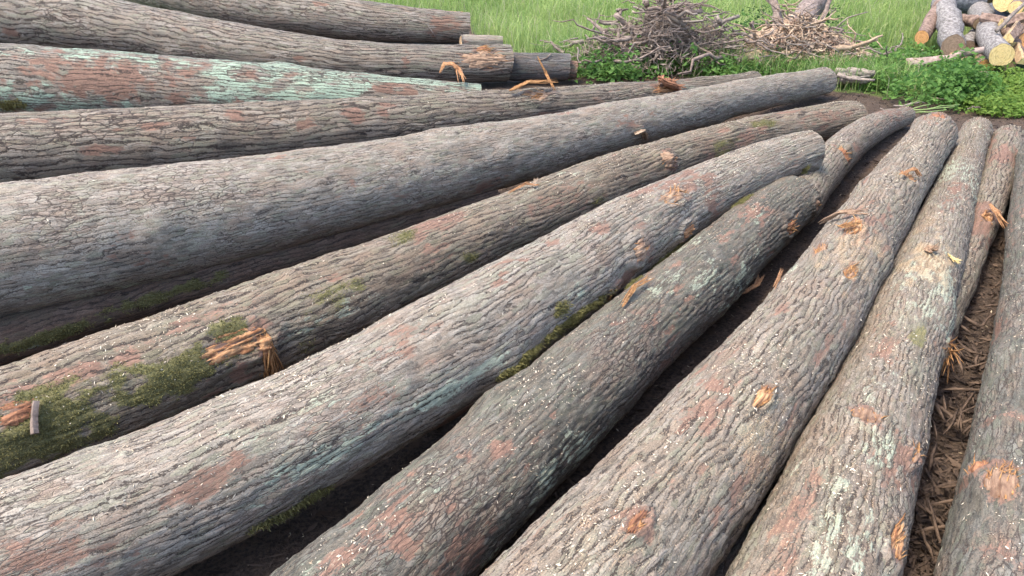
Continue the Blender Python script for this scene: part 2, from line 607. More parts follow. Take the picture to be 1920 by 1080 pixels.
def build_log(key, name, label, mat, par, patches=(), end_mat=None, group=None, cat='log', lump=0.014):
    L = LOGS[key]
    seed = par.get('seed', 1)
    q = par.get('q', 1.0)
    # ring positions: fine where the log is close and in view
    S = [0.0]
    while S[-1] < L.L:
        p = L.ev(np.array([S[-1]]))[0][0]
        d = np.linalg.norm(p - CAM)
        S.append(S[-1] + (np.clip(d * 0.0030, 0.006, 0.03) / q if in_view(p[None], 160)[0] else 0.05))
    S[-1] = L.L
    S = np.array(S)
    vis = in_view(L.P)
    dmin = np.min(np.linalg.norm(L.P[vis] - CAM, axis=1)) if vis.any() else 5
    nt_ = int(np.clip(2 * math.pi * L.rm / (max(dmin, 1.8) * 0.0026) * q, 60, 220))
    u = np.linspace(-1, 1, nt_ + 1)[:-1]
    TH = np.pi * np.sign(u) * np.abs(u) ** 1.2
    nS, nT = len(S), len(TH)
    SS, TT = np.meshgrid(S, TH, indexing='ij')
    x, y = SS.ravel(), TT.ravel()
    t = y * L.rm
    # ---- bark relief field
    a, b = par.get('a', 0.075), par.get('b', 0.021)
    wx = x + 0.020 * (fbm(x * 14, t * 22, seed + 1, 2) - 0.5) * 2
    wt = t + 0.016 * (fbm(x * 5, t * 9, seed + 2, 3) - 0.5) * 2 + 0.004 * (vnoise(x * 60, t * 90, seed + 9) - 0.5) * 2
    f1, f2, cid = worley(wx / a, wt / b, seed)
    g1 = 1 - sstep(0.02, 0.30, f2 - f1)
    phi = t / b + 2.2 * (fbm(x * 1.9, t * 0.16 / b, seed + 40, 3) - 0.5) + 1.5 * (fbm(x * 0.45 / a, t * 0.5 / b, seed + 41, 2) - 0.5)
    phi = phi + (cid - 0.5) * 0.35
    amp = sstep(0.22, 0.62, vnoise(x * 0.5 / a, t * 0.55 / b, seed + 44))
    ln_ = np.abs(phi - np.floor(phi) - 0.5) * 2
    g2 = sstep(0.55, 0.95, ln_) * (0.25 + 0.75 * amp)
    g3 = g1 * 0.0
    cidb = cid
    var = fbm(x * 1.4, t * 3, seed + 3, 2)
    groove = np.clip(np.maximum(g1 * 0.35, g2 * (0.6 + 0.6 * var)), 0, 1)
    depth = par.get('depth', 0.008)
    # ---- masks
    n_red = fbm(x * 2.6, t * 5, seed + 21, 4)
    red = sstep(0.0, 0.22, par.get('red', 0.2) - 0.66 + n_red * 0.85 + (cid - 0.5) * 0.22)
    n_li = fbm(x * 1.7 + 4, t * 4, seed + 31, 4)
    lich = sstep(0.0, 0.3, par.get('lich', 0.1) - 0.62 + n_li * 0.85 + (cid - 0.5) * 0.2) * 0.8
    n_mo = fbm(x * 2.2 + 9, t * 4, seed + 51, 4)
    moss = sstep(0.0, 0.3, par.get('moss', 0.0) - 0.62 + n_mo * 0.85)
    dust = np.clip(par.get('dust', 0.1) * (0.4 + 1.2 * fbm(x * 2, t * 4, seed + 61, 3)) * sstep(-0.2, 0.9, np.cos(y)), 0, 1)
    masks = {'red': red, 'lich': lich, 'moss': moss, 'dust': dust}
    patches = list(patches) + [('red', a_[1], a_[2], a_[3] * 1.7, a_[4] * 1.7, 0.95) for a_, k_ in TORN if a_[0] == key]
    for (kind, px, py, ls, lt, st_) in patches:
        s0, th0 = L.pick(px, py)
        wob = (fbm(x * 16, t * 28, int(px + py), 3) - 0.5) * 1.3
        rr = np.hypot((x - s0) / ls, (t - th0 * L.rm) / lt) + wob
        k = 1 - sstep(0.15, 1.1, rr)
        if kind == 'clean':
            for mk in ('red', 'lich', 'moss'):
                masks[mk] *= 1 - k
        else:
            masks[kind][:] = np.maximum(masks[kind], k * st_)
    masks['lich'] *= 1 - 0.9 * np.clip(masks['red'] * 1.3, 0, 1)
    red, lich, moss, dust = masks['red'], masks['lich'], masks['moss'], masks['dust']
    h = (-groove * depth * 0.6 * (0.5 + 1.0 * var) + (cid - 0.5) * 0.0030) * (1 - 0.75 * np.clip(red * 1.2, 0, 1)) - red * depth * 0.55
    h += moss * 0.004 * fbm(x * 60, t * 60, seed + 8, 2)
    h += (fbm(x * 1.6, t * 2.2, seed + 71, 3) - 0.5) * 2 * lump
    h += (fbm(x * 12, t * 14, seed + 73, 2) - 0.5) * 2 * 0.004 + (vnoise(x * 60, t * 95, seed + 74) - 0.5) * 0.004 * (1 - 0.6 * red)
    kn = worley(x * 1.1 + seed, t * 1.6, seed + 75)
    h += 0.022 * (kn[2] > 0.45) * np.exp(-(kn[0] / 0.13) ** 2) * L.rm / 0.2
    for (px, py, hh, w) in par.get('bumps', ()):
        s0, th0 = L.pick(px, py)
        h += hh * np.exp(-(((x - s0) / w) ** 2 + ((t - th0 * L.rm) / w) ** 2))
    for a_, k_ in TORN:
        if a_[0] == key:
            s0, th0 = L.pick(a_[1], a_[2])
            q_ = np.hypot((x - s0) / (a_[3] * 1.15), (t - th0 * L.rm) / (a_[4] * 1.3))
            h += 0.013 * np.exp(-((q_ - 1.15) / 0.35) ** 2) * (0.4 + fbm(x * 30, t * 40, seed, 2)) + 0.006 * np.exp(-q_ ** 2)
    endk = np.minimum(sstep(0, 0.02, x), sstep(0, 0.02, L.L - x))
    h -= (1 - endk) * 0.006
    h += (1 - endk) * 0.004 * vnoise(x * 90, t * 60, seed)
    p, r, tv, nv, bv = L.ev(x)
    dv = np.cos(y)[:, None] * nv + np.sin(y)[:, None] * bv
    V = p + (r + h)[:, None] * dv
    # saw-cut is never quite square: tilt the ends a little
    for e, sgn in ((0.0, 1), (L.L, -1)):
        k = np.clip(1 - np.abs(x - e) / 0.12, 0, 1)
        V += tv * (k * 0.05 * (np.cos(y - 0.8) * L.rm / 0.2 * 0.5 + 0.3 * (fbm(y * 2.0 + 9, y * 0 + seed, 3, 2) - 0.5)))[:, None]
    i = np.arange(nS - 1)[:, None] * nT
    j = np.arange(nT)[None]
    j2 = (j + 1) % nT
    F = np.stack([i + j, i + j2, i + nT + j2, i + nT + j], -1).reshape(-1, 4)
    m1 = np.stack([cid * 0.7 + cidb * 0.3, red, lich, np.ones_like(red)], -1)
    m2 = np.stack([amp, moss, dust, np.ones_like(red)], -1)
    stv = np.stack([x + seed, t, phi], -1)
    base = np.array([L.P[len(L.P) // 2][0], L.P[len(L.P) // 2][1], np.min(V[:, 2])])
    root = empty(name, base, label, cat, group)
    # bark thickness lips at both ends
    lips = []
    for row, e in ((0, 0), (nS - 1, 1)):
        ring = np.arange(nT) + row * nT
        c = V[ring].mean(0)
        lip = c + (V[ring] - c) * 0.93
        k = len(V)
        V = np.concatenate([V, lip])
        m1 = np.concatenate([m1, np.tile([[0.2, 0.1, 0, 1]], (nT, 1))])
        m2 = np.concatenate([m2, np.tile([[0.8, 0, 0, 1]], (nT, 1))])
        stv = np.concatenate([stv, stv[ring] + 0.013])
        q4 = np.stack([ring, np.roll(ring, -1), k + np.roll(np.arange(nT), -1), k + np.arange(nT)], -1)
        lips.append((c, V[k:k + nT].copy(), e))
        F = np.concatenate([F, q4[:, ::-1] if e else q4])
    ob = mesh_np('bark', V, F, mat, root, attrs={'m1': m1, 'm2': m2, 'st': stv}, loc=base)
    for c, ringv, e in lips:
        tdir = L.T[0] if e == 0 else L.T[-1]
        inner = 0.004 * (tdir if e == 0 else -tdir)
        rows = [c + (ringv - c) * f for f in (1.02, 0.8, 0.6, 0.4, 0.2, 0.03)]
        VV = np.concatenate(rows) + inner
        VV += tdir * ((fbm(VV[:, 0] * 30, VV[:, 2] * 30, seed, 2) - 0.5) * 0.006)[:, None]
        n_r = len(rows)
        i = np.arange(n_r - 1)[:, None] * nT
        FF = np.stack([i + j, i + j2, i + nT + j2, i + nT + j], -1).reshape(-1, 4)
        if e == 0:
            FF = FF[:, ::-1]
        rad = np.linalg.norm(VV - c, axis=1)
        ang = np.tile(TH, n_r)
        mesh_np('cut_end', VV, FF, end_mat or M_CUT_DULL, root, attrs={'st': np.stack([rad * 4, ang * 0.02, rad], -1)}, loc=base)
    L.root, L.V, L.base, L.dv, L.tv, L.x, L.y, L.masks = root, V[:nS * nT], base, dv, tv, x, y, masks
    L.t = t
    L.bark = ob
    L.gS, L.gT, L.gH = S, TH, h.reshape(nS, nT)
    return L


def torn(key, px, py, ls, lt, mat, fibres=40, flen=0.05, lift=0.5, name='torn_knot', label=None, dirn=1, rise=0.006, fmat=None, hang=False):
    """bare torn wood where a branch was ripped off: rough wood face and standing fibres, part of the log"""
    L = LOGS[key]
    s0, th0 = L.pick(px, py)
    r = np.random.default_rng(int(px * 7 + py))
    nu, nv = 15, 12
    parts = []
    n = 56
    ang = np.linspace(0, 2 * np.pi, n, endpoint=False)
    edge = 1 + 0.32 * (fbm(np.cos(ang) * 2 + px, np.sin(ang) * 2 + py, 3, 3) - 0.5) * 2
    edge *= 1 + 0.16 * np.abs(np.cos(ang)) ** 2 * r.normal(0, 1, n)
    rows, sts = [], []
    for f in (1.0, 0.92, 0.82, 0.7, 0.58, 0.46, 0.34, 0.22, 0.11, 0.02):
        S = s0 + np.cos(ang) * ls * f * edge
        T = th0 * L.rm + np.sin(ang) * lt * f * edge
        off = (rise * (1 - f ** 2) - (0.016 if f == 1.0 else 0.006)) + ((fbm(S * 18, T * 150, 5, 3) - 0.5) * 0.022 + (vnoise(S * 30, T * 60, 6) - 0.5) * 0.010) * (f < 1)
        Sc = np.clip(S, 0.01, L.L - 0.01)
        p, d, t = L.surf(Sc, T / L.rm, 0.0)
        hs = np.mean([L.hgt(np.clip(Sc + ds, 0, L.L), (T + dt) / L.rm) for ds in (-0.02, 0, 0.02) for dt in (-0.012, 0, 0.012)], axis=0)
        rows.append(p + d * (off + hs + 0.004)[:, None])
        sts.append(np.stack([S, T, np.zeros_like(S)], -1))
    V = np.concatenate(rows)
    i = np.arange(9)[:, None] * n
    j = np.arange(n)[None]
    F = np.stack([i + j, i + (j + 1) % n, i + n + (j + 1) % n, i + n + j], -1).reshape(-1, 4)
    o = mesh_np(name, V, F, mat, L.root, attrs={'st': np.concatenate(sts)}, loc=L.base)
    if label:
        o['label'] = label
    if fibres:
        fv = []
        for k in range(fibres):
            a_, f = r.uniform(0, 6.28), r.uniform(0.2, 1.05)
            S = np.array([s0 + math.cos(a_) * ls * f])
            T = np.array([th0 * L.rm + math.sin(a_) * lt * f])
            p, d, t = L.surf(np.clip(S, 0.02, L.L - 0.02), T / L.rm, 0.0)
            p = p + d * L.hgt(S, T / L.rm)[0]
            sd = np.cross(d[0], t[0])
            dr = norm(t[0] * dirn * r.uniform(0.4, 1) + sd * r.normal(0, 0.22) + d[0] * r.uniform(0.02, lift * 0.6))
            if hang:
                dr = norm(-sd + t[0] * r.normal(0, 0.16) + d[0] * r.uniform(-0.05, 0.12))
            ln = flen * r.uniform(0.4, 1.6)
            w = r.uniform(0.0012, 0.0035)
            tt = np.linspace(0, 1, 4)[:, None]
            pts = p[0] - dr * 0.012 + dr * tt * ln - d[0] * (tt ** 2) * ln * 0.25 * r.uniform(0, 1) + sd * (tt ** 2) * ln * r.normal(0, 0.2)
            fv.append(tube(pts, [w, w, w * 0.8, w * 0.25], 4))
        V, F = join(fv)
        mesh_np('fibre', V, F, fmat or M_FIBRE, o, attrs={'st': np.tile(np.arange(len(V))[:, None] // 16 * 0.37, (1, 3)) * [0, 1, 1] + V * [3, 0, 0]}, loc=L.base)
        tag(bpy.data.objects[-1] if False else COL.objects[-1], kind='stuff')
    return o


def blades(pos, nrm, h, w, lean, col, r, segs=2):
    """curved grass-like blades -> verts, tris, colours"""
    n = len(pos)
    az = r.uniform(0, 2 * np.pi, n)
    up = nrm
    ref = np.where(np.abs(up[:, 2:3]) > 0.9, np.array([[1.0, 0, 0]]), np.array([[0, 0, 1.0]]))
    e1 = norm(np.cross(up, ref))
    e2 = np.cross(up, e1)
    ld = np.cos(az)[:, None] * e1 + np.sin(az)[:, None] * e2
    sd = np.cross(up, ld)
    hv, wv, lv = h[:, None], w[:, None], lean[:, None]
    b0 = pos
    b1 = pos + up * hv * 0.55 + ld * hv * lv * 0.3
    b2 = pos + up * hv * (1 - 0.35 * lv) + ld * hv * lv
    V = np.stack([b0 - sd * wv, b0 + sd * wv, b1 - sd * wv * 0.8, b1 + sd * wv * 0.8, b2], 1).reshape(-1, 3)
    k = np.arange(n)[:, None] * 5
    F = np.stack([k + [0, 1, 3], k + [0, 3, 2], k + [2, 3, 4]], 1).reshape(-1, 3)
    C = np.repeat(col, 5, axis=0)
    return V, F, np.concatenate([C, np.ones((len(C), 1))], 1)


def moss_tufts(key, n, hgt=0.012, label=None):
    L = LOGS[key]
    w = np.where(in_view(L.V, 40), np.clip(L.masks['moss'] - 0.35, 0, 1), 0)
    if w.sum() <= 0:
        return
    r = np.random.default_rng(len(L.V))
    idx = r.choice(len(L.V), n, p=w / w.sum())
    pos = L.V[idx] + r.normal(0, 0.003, (n, 3))
    d = norm(L.dv[idx] + r.normal(0, 0.5, (n, 3)))
    c0, c1 = np.array([0.10, 0.092, 0.034]), np.array([0.27, 0.25, 0.095])
    col = c0 + (c1 - c0) * (r.random((n, 1)) * 0.6 + 0.4 * fbm(L.x[idx] * 9, L.t[idx] * 12, 4, 2)[:, None])
    V, F, C = blades(pos, d, r.uniform(0.4, 1.4, n) * hgt, r.uniform(0.0008, 0.002, n), r.uniform(0.1, 0.8, n), col, r)
    o = mesh_np('moss', V, F, M_MOSS, L.root, smooth=False, attrs={'col': C}, loc=L.base)
    tag(o, label, kind='stuff')


ST = {
    'A': ([((390, -58), (380, 42), 0), ((560, -25), (545, 62), 0), ((720, 10), (715, 83), 0), ((870, 24), (875, 80), 0)], 2.5, 0.05),
    'B': ([((10, -32), (5, 98), 0), ((300, 12), (290, 115), 0), ((600, 70), (590, 150), 0), ((760, 84), (760, 155), 0), ((880, 83), (880, 158), 0)], 1.5, 0.36),
    'C': ([((940, 97), (940, 150), 0.0), ((1050, 101), (1050, 151), 0.0)], 0.35, 0.08),
    'D': ([((1030, 110), (1030, 148), 0), ((1068, 113), (1068, 149), 0)], 0.05, 0.07),
    'T': ([((880, 66), (880, 92), 0), ((935, 66), (935, 90), 0)], 0.1, 0.03),
    'E': ([((0, 80), (0, 228), 0.02), ((560, 125), (552, 238), 0.02), ((880, 158), (872, 240), 0.02)], 1.5, 0.08),
    'F': ([((0, 212), (10, 370), 0.02), ((520, 190), (530, 315), 0.02), ((1000, 165), (1010, 240), 0.02), ((1370, 140), (1380, 182), 0.02)], 1.6, 0.25),
    'G': ([((-10, 347), (60, 592), 0.13), ((300, 300), (350, 508), 0.12), ((560, 280), (610, 440), 0.10), ((880, 245), (920, 373), 0.08),
           ((1270, 168), (1295, 243), 0.07), ((1530, 130), (1540, 178), 0.03)], 1.5, 0.1),
    'H': ([((5, 590), (30, 678), 0), ((290, 508), (320, 582), 0), ((520, 446), (550, 508), 0)], 1.2, 1.3),  # far part lengthened so no sunlit ground shows under log G
    'I': ([((0, 685), (90, 905), 0), ((500, 525), (575, 690), 0), ((800, 405), (860, 545), 0), ((1200, 275), (1232, 360), 0), ((1580, 192), (1597, 256), 0)], 1.3, 0.05),
    'J': ([((200, 835), (310, 1080), 0.05), ((540, 680), (665, 900), 0.06), ((1000, 455), (1097, 608), 0.08), ((1400, 280), (1444, 356), 0.17), ((1490, 250), (1525, 325), 0.2)], 1.3, 0.03),
    'K': ([((1495, 322), (1530, 395), 0), ((1545, 268), (1573, 335), 0), ((1605, 225), (1630, 280), 0), ((1685, 202), (1690, 240), 0)], 0.3, 0.1),
    'L': ([((620, 1000), (800, 1180), 0), ((800, 830), (970, 1005), 0), ((1120, 590), (1240, 705), 0), ((1430, 350), (1515, 425), 0)], 1.0, 0.1),
    'M': ([((1000, 1000), (1280, 1130), 0.05), ((1200, 800), (1437, 965), 0.05), ((1440, 540), (1588, 650), 0.06), ((1600, 370), (1693, 440), 0.09), ((1705, 245), (1788, 275), 0.1)], 0.9, 0.12),
    'Nn': ([((1540, 470), (1580, 502), 0), ((1600, 392), (1644, 426), 0), ((1690, 275), (1732, 300), 0)], 0.3, 0.05),
    'Pp': ([((1400, 950), (1470, 980), 0), ((1520, 760), (1575, 790), 0), ((1580, 650), (1625, 670), 0)], 1.0, 0.05),
    'O': ([((1400, 1020), (1695, 1060), 0), ((1570, 700), (1757, 735), 0), ((1695, 450), (1810, 470), 0), ((1765, 310), (1852, 325), 0), ((1800, 245), (1860, 255), 0)], 0.8, 0.05),
    'Q': ([((1762, 520), (1826, 540), 0), ((1822, 365), (1890, 380), 0), ((1855, 270), (1918, 285), 0)], 0.8, 0.25),
    'R': ([((1775, 1010), (2060, 1030), 0), ((1850, 700), (2040, 710), 0), ((1890, 420), (2010, 425), 0)], 0.7, 1.2),
}
for k, (st, e0, e1) in ST.items():
    Log(k, st, e0, e1, 3 if k in 'BIGJKM' else 2)

# bark colours (plates dark / light)
GREY = ((0.116, 0.099, 0.078), (0.315, 0.280, 0.228))
PALE = ((0.132, 0.112, 0.088), (0.365, 0.322, 0.258))
BROWN = ((0.102, 0.079, 0.055), (0.29, 0.246, 0.182))
DARK = ((0.060, 0.056, 0.043), (0.195, 0.182, 0.148))
WARM = ((0.106, 0.086, 0.063), (0.315, 0.272, 0.212))
SLATE = ((0.060, 0.057, 0.053), (0.17, 0.162, 0.152))
BK = {
    'A': bark_mat('bark_a', *GREY, sc=0.55, crack=1.3), 'B': bark_mat('bark_b', *GREY, sc=0.5, crack=1.3), 'C': bark_mat('bark_c', *SLATE, sc=0.7),
    'D': bark_mat('bark_d', *BROWN, sc=0.8), 'T': bark_mat('bark_t', *PALE, sc=0.8, crack=0.5),
    'E': bark_mat('bark_e', *GREY, sc=0.7, lich=(0.36, 0.48, 0.345), crack=1.3), 'F': bark_mat('bark_f', *WARM, sc=0.65, crack=1.3),
    'G': bark_mat('bark_g', *PALE, sc=1.3, crack=0.95, line=0.7, plate=1.25, rust=0.55), 'I': bark_mat('bark_i', *BROWN, sc=1.1), 'J': bark_mat('bark_j', *PALE, sc=1.35, crack=0.95, line=0.85, plate=1.1, rust=0.6),
    'K': bark_mat('bark_k', *WARM, sc=1.1), 'L': bark_mat('bark_l', *DARK, sc=1.5, line=0.7, plate=1.35, rust=0.5), 'M': bark_mat('bark_m', *WARM, sc=1.2, line=0.95, plate=0.9, rust=0.6),
    'O': bark_mat('bark_o', *WARM, sc=1.5, line=0.8, plate=1.2, rust=0.5), 'Q': bark_mat('bark_q', *BROWN, sc=1.1), 'R': bark_mat('bark_r', *DARK, sc=1.3, line=0.7, plate=1.3, rust=0.5),
    'S': bark_mat('bark_s', *SLATE, sc=1.1),
}

# branch wounds: log, place, half length, half width, wood, fibres ...
def spot(*a, **k):
    return a, k


TORN = [
    spot('I', 440, 645, 0.12, 0.045, M_TORN, 0, 0.05, 0.15, label='bare orange torn wood'),
    spot('I', 497, 655, 0.03, 0.055, M_TORN, 110, 0.085, 0.35, rise=0.012, hang=True),
    spot('I', 1252, 300, 0.07, 0.06, M_TORN_PALE, 14, 0.04, 0.5, rise=0.02, label='pale sawn branch stub'),
    spot('I', 30, 775, 0.05, 0.035, M_TORN_RED, 0),
    spot('J', 1265, 368, 0.13, 0.035, M_TORN_PALE, 30, 0.05, 0.3),
    spot('J', 1292, 432, 0.06, 0.03, M_TORN, 12, 0.04, 0.5),
    spot('J', 1197, 470, 0.06, 0.04, M_TORN_PALE, 16, 0.04, 0.4, rise=0.012),
    spot('J', 1152, 538, 0.035, 0.014, M_TORN_PALE, 14, 0.05, 0.5, dirn=-1),
    spot('L', 1484, 425, 0.06, 0.035, M_TORN_RED, 40, 0.06, 0.6),
    spot('L', 1530, 385, 0.03, 0.03, M_TORN_PALE, 10, 0.03, 0.4),
    spot('M', 1430, 745, 0.06, 0.016, M_TORN, 70, 0.035, 0.3, label='rusty orange torn knot'),
    spot('M', 1600, 430, 0.09, 0.03, M_TORN, 70, 0.05, 0.5),
    spot('M', 1592, 510, 0.07, 0.022, M_TORN_TAN, 50, 0.045, 0.5),
    spot('M', 1540, 470, 0.06, 0.02, M_TORN_PALE, 30, 0.06, 0.4),
    spot('M', 1700, 333, 0.03, 0.05, M_TORN, 30, 0.05, 0.6),
    spot('M', 1190, 985, 0.045, 0.014, M_TORN_RED, 20, 0.03, 0.3),
    spot('M', 1762, 218, 0.05, 0.05, M_TORN_RED, 6, 0.03, 0.3),
    spot('O', 1625, 782, 0.035, 0.035, M_TORN_TAN, 20, 0.03, 0.3),
    spot('O', 1715, 850, 0.045, 0.012, M_TORN_TAN, 18, 0.05, 0.5),
    spot('O', 1680, 1020, 0.06, 0.02, M_TORN, 24, 0.05, 0.4),
    spot('O', 1787, 655, 0.05, 0.02, M_TORN_RED, 70, 0.09, 0.7, dirn=-1),
    spot('Q', 1852, 405, 0.06, 0.035, M_TORN, 24, 0.07, 0.6, dirn=-1),
    spot('R', 1882, 915, 0.075, 0.03, M_TORN_TAN, 60, 0.05, 0.4, rise=0.012),
    spot('R', 1835, 880, 0.03, 0.03, M_TORN_RED, 16, 0.04, 0.4),
    spot('B', 905, 112, 0.20, 0.13, M_TORN_PALE, 60, 0.05, 0.3, rise=0.012, label='bare tan debarked wood'),
    spot('B', 905, 95, 0.06, 0.05, M_TORN_RED, 40, 0.06, 0.6),
    spot('F', 1010, 178, 0.10, 0.05, M_TORN_PALE, 40, 0.07, 0.5, dirn=-1),
    spot('F', 1245, 168, 0.14, 0.05, M_TORN, 30, 0.07, 0.4),
    spot('K', 1583, 290, 0.03, 0.06, M_TORN_RED, 30, 0.06, 0.5),
    spot('A', 848, 22, 0.16, 0.03, M_TORN_PALE, 8, 0.05, 0.3),
]

build_log('A', 'felled_log', 'grey furrowed log with brown scraped band near its cut end, lying behind the debarked-end log', BK['A'],
          dict(seed=101, red=0.1, a=0.16, b=0.045, depth=0.012, q=0.8), [('red', 830, 45, 0.3, 0.3, 0.9)], M_CUT)
build_log('B', 'felled_log', 'long grey deeply furrowed log with bare tan wood at its cut end', BK['B'],
          dict(seed=113, red=0.08, a=0.17, b=0.05, depth=0.014, q=0.85, lich=0.05),
          [('red', 760, 110, 0.06, 0.2, 0.9), ('red', 20, 60, 0.12, 0.07, 0.9), ('red', 345, 55, 0.1, 0.05, 0.8), ('red', 565, 110, 0.1, 0.05, 0.8)], M_CUT_DULL)
build_log('C', 'felled_log', 'short dark slate-grey log end sticking out behind the debarked log end', BK['C'],
          dict(seed=127, red=0.05, a=0.1, b=0.03, q=0.8), (), M_CUT_DULL)
build_log('D', 'felled_log', 'short brown log end peeking out past the dark slate-grey log', BK['D'],
          dict(seed=131, red=0.3, q=0.8), (), M_CUT)
build_log('T', 'felled_log', 'thin smooth pale grey log in front of tall grass behind the stack', BK['T'],
          dict(seed=137, red=0.1, depth=0.003, q=0.8), (), M_CUT)
build_log('E', 'felled_log', 'log crusted with mint green lichen and bare red bark patches', BK['E'],
          dict(seed=149, red=0.18, lich=0.47, a=0.1, b=0.03, depth=0.008, q=0.9),
          [('red', 190, 145, 0.75, 0.20, 1.2), ('red', 90, 115, 0.3, 0.05, 1), ('red', 470, 140, 0.14, 0.07, 0.9), ('red', 330, 180, 0.12, 0.04, 0.9), ('red', 545, 140, 0.1, 0.05, 0.8),
           ('lich', 400, 125, 0.6, 0.08, 0.9), ('moss', 20, 195, 0.25, 0.06, 0.6)])
build_log('F', 'felled_log', 'long grey-brown log with scattered red bark scars in front of the mint lichen log', BK['F'],
          dict(seed=151, red=0.16, lich=0.1, a=0.13, b=0.034, depth=0.011, dust=0.12),
          [('red', 200, 280, 0.16, 0.045, 1), ('red', 230, 245, 0.2, 0.03, 1), ('red', 285, 235, 0.14, 0.025, 1), ('red', 440, 215, 0.12, 0.07, 1), ('red', 660, 215, 0.12, 0.09, 1),
           ('red', 730, 195, 0.1, 0.04, 1), ('dust', 540, 220, 0.4, 0.1, 0.5), ('red', 90, 225, 0.3, 0.04, 0.7), ('red', 1110, 190, 0.2, 0.06, 0.6), ('red', 870, 240, 0.15, 0.05, 0.6)])
build_log('G', 'felled_log', 'thick pale grey log with fine scaly bark, largest of the row', BK['G'],
          dict(seed=163, red=0.05, lich=0.1, a=0.05, b=0.0175, depth=0.008, bumps=((300, 430, 0.02, 0.08), (950, 290, 0.015, 0.05), (1200, 240, 0.02, 0.05))),
          [('red', 520, 295, 0.15, 0.04, 0.8), ('red', 1180, 235, 0.1, 0.06, 0.8), ('red', 120, 315, 0.5, 0.03, 0.6), ('red', 590, 440, 0.2, 0.03, 0.6), ('red', 750, 370, 0.2, 0.05, 0.5)])
build_log('H', 'felled_log', 'thin mossy brown log tucked in shadow under the thick pale grey log', bark_mat('bark_dark_brown', (0.07, 0.045, 0.032), (0.17, 0.12, 0.085)),  # bark tone darker and browner than most logs
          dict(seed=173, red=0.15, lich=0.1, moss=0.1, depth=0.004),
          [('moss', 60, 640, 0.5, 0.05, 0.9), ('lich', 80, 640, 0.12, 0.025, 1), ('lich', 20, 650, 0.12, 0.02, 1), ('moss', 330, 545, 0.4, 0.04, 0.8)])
build_log('I', 'felled_log', 'brown-grey log with green moss and a large torn orange branch scar', BK['I'],
          dict(seed=181, red=0.2, lich=0.08, moss=0.12, a=0.095, b=0.025, depth=0.011, dust=0.25, bumps=((560, 515, 0.02, 0.05), (1250, 300, 0.03, 0.07), (1435, 235, 0.015, 0.05))),
          [('moss', 330, 700, 0.30, 0.11, 1), ('moss', 90, 800, 0.34, 0.14, 1), ('moss', 430, 615, 0.1, 0.06, 0.8), ('moss', 640, 545, 0.25, 0.07, 0.62),
           ('moss', 1435, 232, 0.2, 0.1, 0.7), ('red', 120, 710, 0.4, 0.06, 0.9), ('red', 40, 770, 0.12, 0.06, 1), ('red', 400, 590, 0.4, 0.05, 0.6), ('red', 450, 690, 0.1, 0.05, 0.9),
           ('red', 1560, 215, 0.3, 0.1, 0.75), ('red', 1350, 280, 0.5, 0.12, 0.62), ('red', 1050, 375, 0.5, 0.12, 0.62), ('lich', 600, 600, 0.4, 0.06, 0.6)])
build_log('J', 'felled_log', 'long pinkish-grey log with moss fringe along its underside, resting across a thinner log', BK['J'],
          dict(seed=191, red=0.18, lich=0.12, a=0.07, b=0.020, depth=0.0075, dust=0.2, bumps=((1270, 370, 0.02, 0.06), (1195, 470, 0.015, 0.06))),
          [('red', 380, 910, 0.22, 0.06, 0.95), ('red', 750, 640, 0.2, 0.08, 0.7), ('red', 690, 760, 0.3, 0.07, 0.6), ('red', 1130, 430, 0.1, 0.05, 0.9), ('red', 1170, 520, 0.16, 0.05, 1), ('red', 1210, 470, 0.1, 0.06, 0.8),
           ('lich', 620, 850, 0.35, 0.06, 0.9), ('lich', 860, 720, 0.3, 0.05, 0.9), ('lich', 1090, 550, 0.1, 0.05, 0.8), ('lich', 560, 780, 0.3, 0.1, 0.5),
           ('moss', 1080, 592, 0.30, 0.026, 0.95), ('moss', 990, 660, 0.26, 0.022, 0.95), ('moss', 1050, 585, 0.10, 0.05, 0.6), ('moss', 1250, 482, 0.34, 0.026, 0.9), ('moss', 560, 950, 0.2, 0.04, 0.6), ('moss', 1510, 320, 0.06, 0.06, 0.6), ('red', 60, 1040, 0.25, 0.08, 0.7)], M_CUT)
build_log('K', 'felled_log', 'thin crooked grey-brown log with a split collar, passing beyond the moss-fringed log end', BK['K'],
          dict(seed=193, red=0.22, dust=0.15, bumps=((1585, 275, 0.03, 0.05),)), [('red', 1580, 285, 0.05, 0.1, 0.9), ('moss', 1660, 205, 0.15, 0.05, 0.5)])
build_log('L', 'felled_log', 'dark olive-grey log with rough knobbly bark between the moss-fringed log and the chip-strewn log', BK['L'],
          dict(seed=197, red=0.12, lich=0.22, moss=0.06, a=0.055, b=0.02, depth=0.010, dust=0.28),
          [('red', 950, 845, 0.08, 0.05, 0.9), ('red', 880, 850, 0.05, 0.03, 0.9), ('red', 880, 1050, 0.15, 0.1, 0.8), ('lich', 1420, 400, 0.2, 0.08, 0.7), ('moss', 1390, 380, 0.16, 0.05, 0.7),
           ('red', 1360, 440, 0.12, 0.05, 0.8), ('lich', 1250, 530, 0.2, 0.07, 0.7), ('lich', 760, 950, 0.3, 0.1, 0.5), ('red', 1380, 490, 0.1, 0.04, 0.7), ('red', 640, 1040, 0.2, 0.05, 0.7)], M_TORN_PALE)
